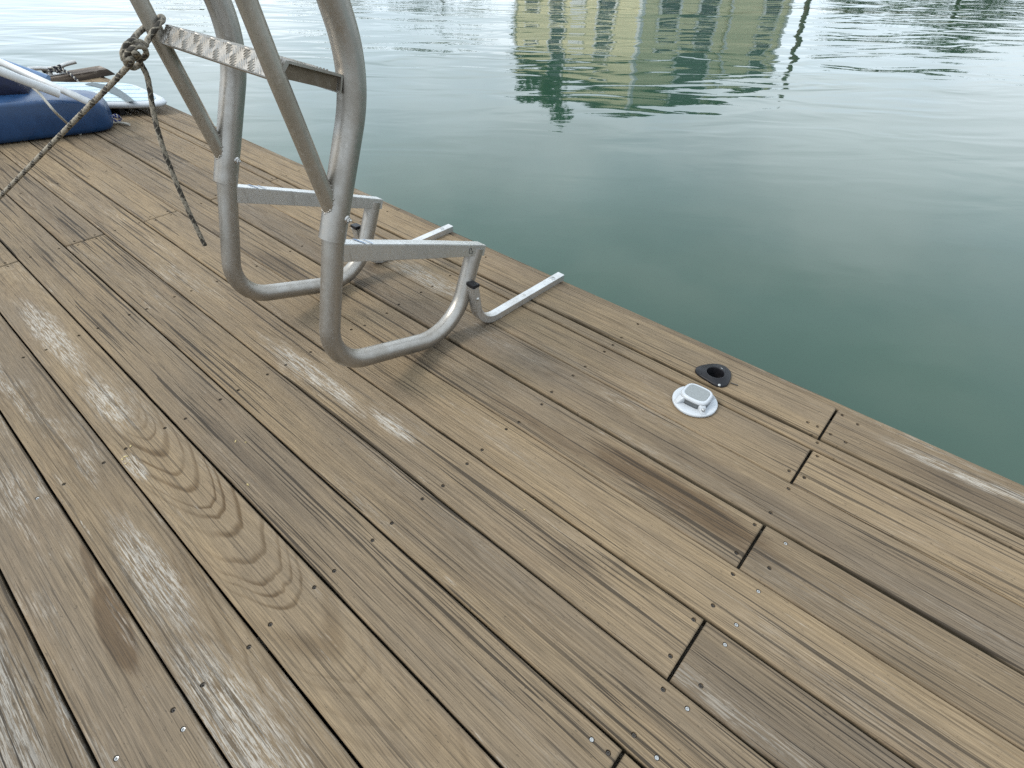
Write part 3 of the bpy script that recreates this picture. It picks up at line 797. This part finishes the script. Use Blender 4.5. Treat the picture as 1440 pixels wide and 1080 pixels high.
# ------------------------------------------------------------------ flush socket
def socket():
    t = thing('deck_socket', 'black plastic flush mount socket with open round hole beside the white light', 'socket', (SOCK.x, SOCK.y, .0003))
    n = 48; bm = bmesh.new()
    def outline(k, sc=1.0):
        th = 2*math.pi*k/n
        # rounded lozenge with lobes at the screw ears
        r_ = .0385 + .0115*(abs(math.cos(th-R(205)))**6 if math.cos(th-R(205)) > 0 else 0) + .012*max(0, math.cos(th-R(315)))**6 + .008*max(0, math.cos(th-R(80)))**4
        sc *= 1.12; return V(r_*math.cos(th)*sc, r_*math.sin(th)*sc*.95, 0)
    hole = [V(.0245*math.cos(2*math.pi*k/n), .0245*math.sin(2*math.pi*k/n), 0) for k in range(n)]
    secs = [[outline(k)+V(0, 0, z) for k in range(n)] for z in (0, .0055)] + [[outline(k, .955)+V(0, 0, .0075) for k in range(n)]]
    secs += [[hole[k]*1.16+V(0, 0, .0080) for k in range(n)], [hole[k]*1.12+V(0, 0, .0105) for k in range(n)], [hole[k]*1.02+V(0, 0, .0105) for k in range(n)], [hole[k]*.98+V(0, 0, .0055) for k in range(n)], [hole[k]*.96+V(0, 0, -.085) for k in range(n)]]
    rs = [[bm.verts.new(p) for p in s_] for s_ in secs]
    for a, b in zip(rs, rs[1:]):
        for k in range(n): bm.faces.new((a[k], a[(k+1) % n], b[(k+1) % n], b[k])).smooth = True
    bm.faces.new(rs[-1]); fix(bm)
    link('flange', bm, MAT['hole_plastic'], t)
    for px, bright in (((920+820/9, 490+475/9), 1), ((920+845/9, 490+270/9), 1), ((920+575/9, 490+330/9), 0)):
        p = onz(*px, .004)-V(SOCK.x, SOCK.y, 0)
        bm = bmesh.new(); lathe(bm, [(0, .0012), (.002, .0014), (.0040, .0006), (.0042, -.002)], 16, (p.x, p.y, .0078)); fix(bm)
        link('screw', bm, MAT['screw_bright' if bright else 'hole_plastic'], t)
    bm = bmesh.new(); box(bm, (.058, -.013, .0022), (.020, .0035, .0028), .001); link('latch_pin', bm, MAT['screw_dark'], t, rot=(0, 0, R(10)))
socket()

# ------------------------------------------------------------------ kayak, board, poles and cord at the far end
def kayak():
    e0 = V(-3.765, .985, 0)                       # front corner of the blunt end, on the deck
    ax = V(-.36, -.93, 0).normalized(); nx = V(-ax.y, ax.x, 0)
    if nx.x > 0: nx = -nx
    t = thing('kayak', 'blue plastic kayak hull with blunt rounded end lying across the dock', 'kayak', e0)
    bm = bmesh.new(); secs = []
    for s_, w, h, ins, lift in ((0.0, .15, .085, .040, .030), (.006, .175, .112, .022, .018), (.020, .205, .138, .009, .010), (.045, .235, .155, .003, .006), (.09, .255, .165, 0, .004), (.18, .28, .175, 0, .004), (.3, .31, .183, 0, .004), (.6, .36, .195, 0, .004), (1.0, .42, .205, 0, .004), (1.6, .46, .20, 0, .004), (2.2, .38, .19, .02, .01), (2.6, .20, .16, .10, .03)):
        sec = []
        f0 = ins; f1 = ins+w; b = .018
        for p, z in ((f0+.030, lift), (f0+.010, lift+.008), (f0, lift+.03), (f0+.003, lift+h*.55), (f0+.006, lift+h-b), (f0+.010, lift+h-b*.4), (f0+.020, lift+h-b*.08), (f0+.034, lift+h), (f0+.07, lift+h+.003), (f1-.06, lift+h+.004), (f1-.024, lift+h), (f1-.004, lift+h-b*.5), (f1, lift+h-b*1.5), (f1, lift+.04), (f1-.03, lift)):
            sec.append(bm.verts.new(ax*s_+nx*p+V(0, 0, z)))
        secs.append(sec)
    for a, b in zip(secs, secs[1:]):
        for k in range(len(a)): bm.faces.new((a[k], a[(k+1) % len(a)], b[(k+1) % len(b)], b[k])).smooth = True
    bm.faces.new(list(reversed(secs[0]))); bm.faces.new(secs[-1]); fix(bm)
    hull = link('hull', bm, MAT['blue_hull'], t)
    # dark navy wedge rising behind the front gunwale
    bm = bmesh.new()
    secs = []
    def px_(p):
        d = p-EYE; zc = d.dot(fw); return 720+FPX*d.dot(RT)/zc, 540+FPX*d.dot(DN)/zc
    for s_ in (.33, .45, .58, .72, .9, 1.2, 1.6, 2.0):
        B_ = e0+ax*s_+nx*.20; z_ = .20
        for k in range(80):
            u, v = px_(B_+V(0, 0, .195+k*.005))
            z_ = .195+k*.005
            if v <= 105+.52*u: break
        if s_ >= 1.6: z_ = min(z_, .36 if s_ < 1.8 else .26)
        z_ = min(z_, .42)
        secs.append([bm.verts.new(ax*s_+nx*p+V(0, 0, z)) for p, z in ((.165, .17), (.172, .20+(z_-.20)*.55), (.20, z_), (.30, z_+.004), (.36, .19+(z_-.19)*.4), (.37, .17))])
    for a, b in zip(secs, secs[1:]):
        for k in range(6): bm.faces.new((a[k], a[(k+1) % 6], b[(k+1) % 6], b[k])).smooth = True
    bm.faces.new(secs[0]); bm.faces.new(secs[-1]); fix(bm)
    link('dark_wedge', bm, MAT['navy'], t)
    # carry toggle: blue line and white handle at the end
    bm = bmesh.new()
    p0 = onz(152, 170, .035)-e0
    strand_rope(bm, smooth_path([p0, onz(160, 162, .05)-e0, onz(166, 163, .045)-e0, onz(170, 168, .02)-e0, onz(163, 170, .02)-e0, onz(158, 164, .035)-e0, onz(167, 166, .03)-e0], .004), .006, .02, (0, 1, 0), 6)
    tg = link('toggle_line', bm, None, t, mats=[MAT['rope_blue'], MAT['cord']])
    bm = bmesh.new(); tube(bm, smooth_path([onz(154, 172, .02)-e0, onz(163, 172, .012)-e0, onz(172, 173, .010)-e0, onz(182, 175, .008)-e0], .01), .007, 10)
    link('toggle', bm, MAT['cord'], t, smooth=True)
    return e0, ax, nx
ke, kax, knx = kayak()

def paddleboard():
    O = V(-4.10, 1.16, 0)
    t = thing('paddleboard', 'white paddleboard with pale blue striped pad, its end at the dock edge', 'paddleboard', O)
    ol = [onz(233, 139, .075), onz(228, 134, .078), onz(210, 126, .08), onz(186, 117, .08), onz(150, 115.3, .08), onz(100, 115, .08), onz(55, 114.5, .08), V(-5.02, .70, .08), V(-4.75, .62, .08), onz(120, 145.5, .08), onz(150, 144.5, .078), onz(200, 144, .075), onz(226, 142.5, .073)]
    ol = [p-O for p in ol]
    # densify
    pts = smooth_path(ol+[ol[0]], .03)[:-1]
    ctr = sum(pts, V(0, 0, 0))/len(pts)
    bm = bmesh.new()
    def ring(sc, dz): return [bm.verts.new(V(ctr.x+(p.x-ctr.x)*sc, ctr.y+(p.y-ctr.y)*sc, p.z+dz)) for p in pts]
    rs = [ring(.93, 0), ring(.97, -.004), ring(.995, -.011), ring(1.0, -.019), ring(.985, -.029), ring(.94, -.035)]
    for a, b in zip(rs, rs[1:]):
        for k in range(len(a)): bm.faces.new((a[k], a[(k+1) % len(a)], b[(k+1) % len(b)], b[k])).smooth = True
    bm.faces.new(rs[0]); bm.faces.new(list(reversed(rs[-1]))); fix(bm)
    link('board', bm, MAT['white_plastic'], t)
    bm = bmesh.new(); a = ring_ = [bm.verts.new(V(ctr.x+(p.x-ctr.x)*.90, ctr.y+(p.y-ctr.y)*.90, p.z+.003)) for p in pts]
    b = [bm.verts.new(V(v.co.x, v.co.y, v.co.z-.004)) for v in a]
    bm.faces.new(a)
    for k in range(len(a)): bm.faces.new((a[k], a[(k+1) % len(a)], b[(k+1) % len(b)], b[k]))
    fix(bm); pad = link('deck_pad', bm, MAT['board_pad'], t)
    md = None
    # dark grey band running diagonally over the pad
    bm = bmesh.new()
    sp = [onz(u, v, .0865)-O for u, v in ((124, 117), (140, 120), (150, 122), (162, 128), (174, 135), (184, 142.5))]
    wds = [.05, .06, .075, .06, .045, .035]
    L_ = [];
    for i, p in enumerate(sp):
        tdir = (sp[min(len(sp)-1, i+1)]-sp[max(0, i-1)]).normalized(); sd = V(-tdir.y, tdir.x, 0)
        L_.append([bm.verts.new(p+sd*wds[i]*.5+V(0, 0, dz)) for dz in (0,)]+[bm.verts.new(p-sd*wds[i]*.5)])
    for a, b in zip(L_, L_[1:]): bm.faces.new((a[0], a[1], b[1], b[0]))
    fix(bm); link('dark_band', bm, MAT['pad_band'], t)
    # fin box props the board up a little
    bm = bmesh.new(); box(bm, (-.05, -.02, .0205), (.20, .03, .040), .004, ); link('fin', bm, MAT['hole_plastic'], t)
paddleboard()

def hollow_pole(name, a, b, r, m, label, cat, bore=True):
    bm = bmesh.new(); O = (a+b)/2
    pth = [a-O, (a-O).lerp(b-O, .5), b-O]
    if bore: pipe(bm, pth, r, r*.22, 18)
    else:
        d = (b-a).normalized(); tube(bm, [a-O, a-O+d*.004] + [(a-O).lerp(b-O, k/8) for k in range(1, 8)] + [b-O], r, 18)
    o = link(name, bm, m, None, O, smooth=True); tag(o, label, cat); return o
A_ = onz(128, 145, .19); B_ = onz(20, 96, .30); B2 = A_+(B_-A_)*1.5
hollow_pole('pipe', B2, A_, .0175, MAT['pvc'], 'white plastic pipe with open dark end lying over the blue kayak', 'pipe')
A_ = onz(83, 132, .225); B_ = onz(-4, 99, .36)
hollow_pole('boat_fender', A_+(B_-A_)*1.35, A_, .020, MAT['pvc'], 'thick white cylinder lying on the kayak beneath the pipe', 'fender', False)
A_ = onz(68, 111, .20); B_ = onz(27, 96.5, .25)
hollow_pole('tube', B_+(B_-A_)*.8, A_, .020, MAT['blue_pale'], 'light blue tube lying behind the white pipe', 'tube', False)
bm = bmesh.new()
cp = [onz(-30, 80, .36), onz(0, 95, .33), onz(25, 108, .29), onz(52, 128, .25), onz(66, 144, .215), onz(78, 158, .17), onz(95, 174, .07), onz(104, 184, .010), onz(113, 188.5, .005)]
tube(bm, smooth_path(cp, .01), .0062, 10)
o = link('cord', bm, MAT['cord'], None, smooth=True); tag(o, 'thin off white cord draped over the kayak onto the planks', 'cord')

# timber curb with its cleat
y0, y1 = -.6, 1.487
bm = bmesh.new()
def beam_sec(x, yt): return None
vs = [(-5.07, y0, 0), (-5.07, y1, 0), (-5.07, y1-.040, .042), (-5.07, y0, .042)]
a = [bm.verts.new(V(*p)-V(-5.15, .9, 0)) for p in vs]; b = [bm.verts.new(V(p[0]-.15, p[1], p[2])-V(-5.15, .9, 0)) for p in vs]
for k in range(4): bm.faces.new((a[k], a[(k+1) % 4], b[(k+1) % 4], b[k]))
bm.faces.new(a); bm.faces.new(list(reversed(b))); fix(bm)
bmesh.ops.bevel(bm, geom=bm.edges[:], offset=.003, segments=2, affect='EDGES')
o = link('timber_curb', bm, MAT['beam'], None, (-5.15, .9, .001)); tag(o, 'dark weathered timber curb along the far end of the dock', 'timber')
t = thing('cleat', 'grey metal dock cleat on the timber curb wrapped with dark rope', 'cleat', (-5.15, 1.15, .044))
bm = bmesh.new()
horn = [V(0, -.145, .056), V(0, -.08, .050), V(0, -.03, .040), V(0, .03, .040), V(0, .08, .050), V(0, .145, .056)]
sweep(bm, smooth_path(horn, .01), circ(.013, 14), True)
for y_ in (-.03, .03): tube(bm, [V(0, y_*1.2, 0), V(0, y_, .02), V(0, y_, .042)], .013, 14)
box(bm, (0, 0, .003), (.05, .12, .006), .002)
link('body', bm, MAT['alu_bright'], t, smooth=False)
bm = bmesh.new()
wr = []
for k in range(60):
    a_ = k*.55; wr.append(V(-5.15+.026*math.cos(a_), 1.15+.055*math.sin(a_*.5)+.01*math.sin(a_*1.7), .044+.018+.024*k/60+.010*math.sin(a_*1.3)))
wr += [V(-5.12, 1.18, .075), V(-5.07, 1.205, .056), V(-5.03, 1.215, .03), V(-5.0, 1.22, .012), V(-4.93, 1.20, .008)]
strand_rope(bm, smooth_path(wr, .006), .0085, .03, (0, 1, 0), 6)
o = link('mooring_line', bm, None, None, mats=[MAT['rope_dark'], MAT['cord']]); tag(o, 'dark blue and white flecked line wrapped on the metal cleat', 'rope')

# dry seed husks scattered on the boards
HK = [(172, 646, .9), (177, 642, 1.1), (184, 627, 1.0), (176, 652, .7), (331, 621, .9), (349, 682, .9), (346, 622, .8), (737, 717, .8), (182, 648, .6)]
for k, (u, v, sc) in enumerate(HK):
    p = onz(u, v, .0012); bm = bmesh.new()
    bmesh.ops.create_uvsphere(bm, u_segments=10, v_segments=6, radius=.0030*sc)
    for vv in bm.verts: vv.co = V(vv.co.x*1.7, vv.co.y*(.8 if vv.co.x < 0 else .5), vv.co.z*.55)
    o = link('seed_husk', bm, MAT['husk'], None, p, smooth=True, rot=(.2, .15*k, k*1.3))
    tag(o, 'tiny pale yellow seed husk lying loose on the deck boards', 'husk', 'seed husks scattered on the deck')

# ------------------------------------------------------------------ water, shore and what the water mirrors
WZ = -.45
bm = bmesh.new(); vs = [bm.verts.new((x, y, 0)) for x, y in ((-1500, -1500), (1500, -1500), (1500, 1500), (-1500, 1500))]; bm.faces.new(vs)
tag(link('water', bm, MAT['water'], None, (0, 0, WZ)), 'calm murky green water with soft ripples', None, kind='structure')
bm = bmesh.new()
sh = [(-160, -40), (-75, 6), (-48, 26), (-26, 24.5), (-19.5, 21), (-12, 19.0), (-8.0, 21), (-5, 31), (4, 40), (24, 46), (60, 44), (160, 30)]
f_ = [bm.verts.new((x, y, WZ-.25)) for x, y in sh]; t_ = [bm.verts.new((x*1.02, y*1.02+.6, WZ+.55)) for x, y in sh]; k_ = [bm.verts.new((x*1.3, y+260, WZ+2.5)) for x, y in sh]
for k in range(len(sh)-1):
    bm.faces.new((f_[k], f_[k+1], t_[k+1], t_[k])); bm.faces.new((t_[k], t_[k+1], k_[k+1], k_[k]))
fix(bm); tag(link('shore', bm, MAT['shore']), 'grassy far shore beyond the water', None, kind='structure')

def house():
    c0 = V(-12.0, 20.8, 0); dl = V(-.95, .31, 0).normalized(); dr = V(.31, .95, 0).normalized()
    rz = math.atan2(dr.y, dr.x) - math.pi/2       # local x = -dl, local y = dr
    t = thing('house', 'pale yellow sided lakeside house mirrored in the water', 'house', (c0.x, c0.y, WZ+.4), rz)
    W_, D_, Ht = 8.6, 8.0, 4.65
    # local: front facade along -x from the corner (0,0); side facade along +y
    bm = bmesh.new(); box(bm, (-W_/2, D_/2, Ht/2), (W_, D_, Ht)); link('wall', bm, MAT['siding'], t)
    bm = bmesh.new(); o_ = .35
    base = [V(-W_-o_, -o_, Ht), V(o_, -o_, Ht), V(o_, D_+o_, Ht), V(-W_-o_, D_+o_, Ht)]
    rg = [V(-W_+2.9, D_/2, Ht+.95), V(-2.9, D_/2, Ht+.95)]
    b_ = [bm.verts.new(p) for p in base]; b2 = [bm.verts.new(p+V(0, 0, .14)) for p in base]; r_ = [bm.verts.new(p) for p in rg]
    for k in range(4): bm.faces.new((b_[k], b_[(k+1) % 4], b2[(k+1) % 4], b2[k]))
    bm.faces.new(b_); bm.faces.new((b2[0], b2[1], r_[1], r_[0])); bm.faces.new((b2[1], b2[2], r_[1])); bm.faces.new((b2[2], b2[3], r_[0], r_[1])); bm.faces.new((b2[3], b2[0], r_[0])); fix(bm)
    rf = link('roof', bm, MAT['roof'], t)
    bm = bmesh.new(); box(bm, (-5.8, D_/2+1, Ht+1.0), (.7, .7, 1.5), .02); link('chimney', bm, MAT['siding'], rf)
    def win(x, y, z, w, h, face):
        bm = bmesh.new()
        def bx(a, b, sa, sb, d, off): # along facade a, up b
            if face == 'f': box(bm, (x+a, -off, z+b), (sa, d, sb))
            else: box(bm, (off, y+a, z+b), (d, sa, sb))
        tk = .11
        bx(0, h/2+tk/2, w+2*tk, tk, .10, .04); bx(0, -h/2-tk/2, w+2*tk, tk, .14, .05); bx(-w/2-tk/2, 0, tk, h, .09, .04); bx(w/2+tk/2, 0, tk, h, .09, .04); bx(0, 0, w, .05, .06, .035); 
        fr = link('window', bm, MAT['trim'], t)
        bm = bmesh.new(); bx(0, 0, w, h, .02, .012); link('pane', bm, MAT['pane'], fr)
    for x_, z_, w__, h__ in ((-5.1, 3.6, .95, 2.0), (-2.0, 3.1, .75, 1.1), (-7.2, 1.2, .95, 1.4), (-5.3, 1.2, .95, 1.4), (-1.9, 1.2, .95, 1.4)):
        win(x_, 0, z_, w__, h__, 'f')
    for y_, z_, w__, h__ in ((2.9, 3.5, 1.7, 2.1), (6.9, 3.75, .9, 1.5), (1.3, 1.2, .9, 1.4), (3.3, 1.2, .9, 1.4), (6.9, 1.2, .9, 1.4)):
        win(0, y_, z_, w__, h__, 's')
    bm = bmesh.new(); box(bm, (-3.7, -.03, 1.05), (1.0, .10, 2.1), .01); box(bm, (-3.7, -.09, 1.35), (.6, .03, 1.0))
    link('door', bm, MAT['trim'], t)
    bm = bmesh.new()
    for x_, y_ in ((.005, -.005), (-W_-.005, -.005), (.005, D_+.005)): box(bm, (x_, y_, Ht/2-.02), (.16, .16, Ht-.05))
    link('corner_board', bm, MAT['trim'], t)
    bm = bmesh.new(); tube(bm, [V(.10, 4.55, .1), V(.10, 4.55, Ht-.1)], .06, 10); link('downpipe', bm, MAT['trim'], t)
house()

def tree(x, y, h, w, label, seed, name='tree'):
    rnd = random.Random(seed)
    t = thing(name, label, 'tree', (x, y, WZ+.5), 0, 'trees along the far shore')
    bm = bmesh.new(); top = V(rnd.uniform(-.3, .3), rnd.uniform(-.3, .3), h*.82)
    pth = smooth_path([V(0, 0, -.3), V(.08, .05, h*.3), top*.6, top], .4)
    sweep(bm, pth, lambda i: circ(h*.028*(1-.85*i/len(pth))+.015, 10), True)
    blobs = []
    for k in range(11):
        a = rnd.uniform(0, 6.28); zz = rnd.uniform(.34, .86)*h; rr = w*.5*rnd.uniform(.35, .85)*(1.1-abs(zz/h-.55))
        e = V(math.cos(a)*rr, math.sin(a)*rr, zz); s0 = pth[min(len(pth)-1, int(len(pth)*(zz/h)*.7))]
        lm = [s0, s0.lerp(e, .5)+V(0, 0, -.1), e]; tube(bm, lm, h*.008, 6); blobs.append((e, w*rnd.uniform(.17, .30)))
    blobs.append((V(top.x, top.y, h*.9), w*.2))
    link('trunk', bm, MAT['bark'], t, smooth=True)
    bm = bmesh.new()
    for e, br in blobs:
        for k in range(170):
            d = V(rnd.gauss(0, 1), rnd.gauss(0, 1), rnd.gauss(0, .8)); d = d.normalized()*br*rnd.random()**.4
            p = e+d; s_ = rnd.uniform(.10, .22)*(h/8)**.5
            u = V(rnd.uniform(-1, 1), rnd.uniform(-1, 1), rnd.uniform(-.6, .6)).normalized(); vv = u.orthogonal().normalized()
            q = [bm.verts.new(p+u*a*s_+vv*b*s_*.6) for a, b in ((-1, 0), (0, -1), (1, 0), (0, 1))]
            bm.faces.new(q)
    link('crown', bm, MAT['leaf'], t)
def polar(az, D): return D*math.cos(R(az)), D*math.sin(R(az))
tree(*polar(126.3, 34), 9.0, 3.8, 'tall dark tree rising behind the yellow house', 1)
tree(*polar(128.2, 37), 8.0, 3.4, 'broad dark tree behind the left end of the yellow house', 2)
tree(*polar(121.8, 36), 7.8, 4.0, 'narrow tree behind the corner of the yellow house', 3)
lbl = ['rounded dark tree just right of the yellow house', 'low bushy tree second to the right of the house', 'tall loose tree in the middle of the right shore', 'small dark tree beside the tall loose tree', 'wide dark tree toward the right end of the shore', 'last tree at the right end of the shore']
for k, (az, D, h, w) in enumerate(((104.5, 47, 4.0, 5.0), (101, 50, 4.4, 6), (97.5, 48, 5.2, 5.5), (94, 50, 4.0, 5.5), (90, 51, 4.9, 6), (86, 52, 4.6, 6))):
    x_, y_ = polar(az, D); tree(x_, y_, h, w, lbl[k], 20+k)
for k, (az, D, h, w, l) in enumerate(((137, 62, 6.6, 9, 'low dark tree on the shore left of the house'), (146, 70, 6.0, 10, 'distant spreading tree on the far left shore'), (156, 82, 6.5, 12, 'distant wide tree at the left end of the shore'))):
    x_, y_ = polar(az, D); tree(x_, y_, h, w, l, 50+k)
x_, y_ = polar(107.2, 19.5)
bm = bmesh.new(); pth = [V(0, 0, -1.0), V(.02, 0, 1.2), V(.05, .02, 2.95)]; tube(bm, pth, .075, 14)
lathe(bm, [(.09, 2.9), (.09, 2.96), (0, 3.12)], 14, (.05, .02, 0)); fix(bm)
o = link('mooring_pile', bm, MAT['bark'], None, (x_, y_, WZ)); tag(o, 'slim dark mooring pile standing in the water off the house', 'pile')

# ------------------------------------------------------------------ light
SUN_AZ, SUN_EL = R(232), R(43)
w = bpy.data.worlds.new('World'); scene.world = w; w.use_nodes = True
nt = w.node_tree; nt.nodes.clear()
def N(t, **p):
    nd = nt.nodes.new(t)
    for k, v in p.items(): setattr(nd, k, v)
    return nd
out = N('ShaderNodeOutputWorld'); bg = N('ShaderNodeBackground'); bg.inputs[1].default_value = .086
sky = N('ShaderNodeTexSky', sky_type='NISHITA', sun_disc=False, sun_elevation=SUN_EL, sun_rotation=math.pi/2-SUN_AZ, air_density=1.0, dust_density=2.0, ozone_density=1.2)
tc = N('ShaderNodeTexCoord'); mp = N('ShaderNodeMapping'); mp.inputs['Scale'].default_value = (1, 1, 2.2)
nz = N('ShaderNodeTexNoise'); nz.inputs['Scale'].default_value = 2.1; nz.inputs['Detail'].default_value = 6; nz.inputs['Roughness'].default_value = .56
mr = N('ShaderNodeMapRange', interpolation_type='SMOOTHSTEP'); mr.inputs[1].default_value = .34; mr.inputs[2].default_value = .58; mr.inputs[3].default_value = .80; mr.inputs[4].default_value = 1.0
nz2 = N('ShaderNodeTexNoise'); nz2.inputs['Scale'].default_value = 3.4; nz2.inputs['Detail'].default_value = 5
mr2 = N('ShaderNodeMapRange', interpolation_type='SMOOTHSTEP'); mr2.inputs[1].default_value = .35; mr2.inputs[2].default_value = .65
cl = N('ShaderNodeMix', data_type='RGBA'); cl.inputs[6].default_value = (11.4, 13.2, 14.9, 1); cl.inputs[7].default_value = (13.8, 15.2, 16.4, 1)
mx = N('ShaderNodeMix', data_type='RGBA')
L = nt.links.new
L(tc.outputs['Generated'], mp.inputs[0]); L(mp.outputs[0], nz.inputs['Vector']); L(mp.outputs[0], nz2.inputs['Vector'])
L(nz.outputs[0], mr.inputs[0]); L(nz2.outputs[0], mr2.inputs[0]); L(mr2.outputs[0], cl.inputs[0])
L(mr.outputs[0], mx.inputs[0]); L(sky.outputs[0], mx.inputs[6]); L(cl.outputs[2], mx.inputs[7]); sp = N('ShaderNodeSeparateXYZ'); L(tc.outputs['Generated'], sp.inputs[0])
gr = N('ShaderNodeMapRange'); gr.inputs[1].default_value = 0.0; gr.inputs[2].default_value = 1.0; gr.inputs[3].default_value = .86; gr.inputs[4].default_value = 1.50; L(sp.outputs[2], gr.inputs[0])
# added brightening of the sky low over the water side, lifts its reflections
dt = N('ShaderNodeVectorMath', operation='DOT_PRODUCT'); L(tc.outputs['Generated'], dt.inputs[0]); dt.inputs[1].default_value = (math.cos(R(130)), math.sin(R(130)), 0)
b1 = N('ShaderNodeMapRange', interpolation_type='SMOOTHSTEP'); L(dt.outputs['Value'], b1.inputs[0]); b1.inputs[1].default_value = .25; b1.inputs[2].default_value = .9
b2 = N('ShaderNodeMapRange', interpolation_type='SMOOTHSTEP'); L(sp.outputs[2], b2.inputs[0]); b2.inputs[1].default_value = .12; b2.inputs[2].default_value = .72; b2.inputs[3].default_value = .74; b2.inputs[4].default_value = 0
b3 = N('ShaderNodeMath', operation='MULTIPLY_ADD'); L(b1.outputs[0], b3.inputs[0]); L(b2.outputs[0], b3.inputs[1]); L(gr.outputs[0], b3.inputs[2])
vm = N('ShaderNodeVectorMath', operation='SCALE'); L(mx.outputs[2], vm.inputs[0]); L(b3.outputs[0], vm.inputs['Scale']); L(vm.outputs[0], bg.inputs[0]); L(bg.outputs[0], out.inputs[0])
sd = bpy.data.lights.new('sun', 'SUN'); sd.energy = 2.5; sd.angle = R(16); sd.color = (1.0, .95, .86)
so = bpy.data.objects.new('sun', sd); COL.objects.link(so)
dirv = V(math.cos(SUN_AZ)*math.cos(SUN_EL), math.sin(SUN_AZ)*math.cos(SUN_EL), math.sin(SUN_EL))
so.rotation_euler = dirv.to_track_quat('Z', 'Y').to_euler(); so.location = dirv*30

vs = scene.view_settings; vs.view_transform = 'Standard'; vs.look = 'None'; vs.exposure = 0.0; vs.gamma = 1.0; vs.use_curve_mapping = False
scene.render.engine = 'CYCLES'
scene.cycles.use_denoising = False
scene.cycles.max_bounces = 5
scene.cycles.diffuse_bounces = 2
scene.cycles.glossy_bounces = 3
scene.cycles.use_adaptive_sampling = True
scene.cycles.adaptive_threshold = .02
scene.cycles.caustics_reflective = False
scene.cycles.caustics_refractive = False
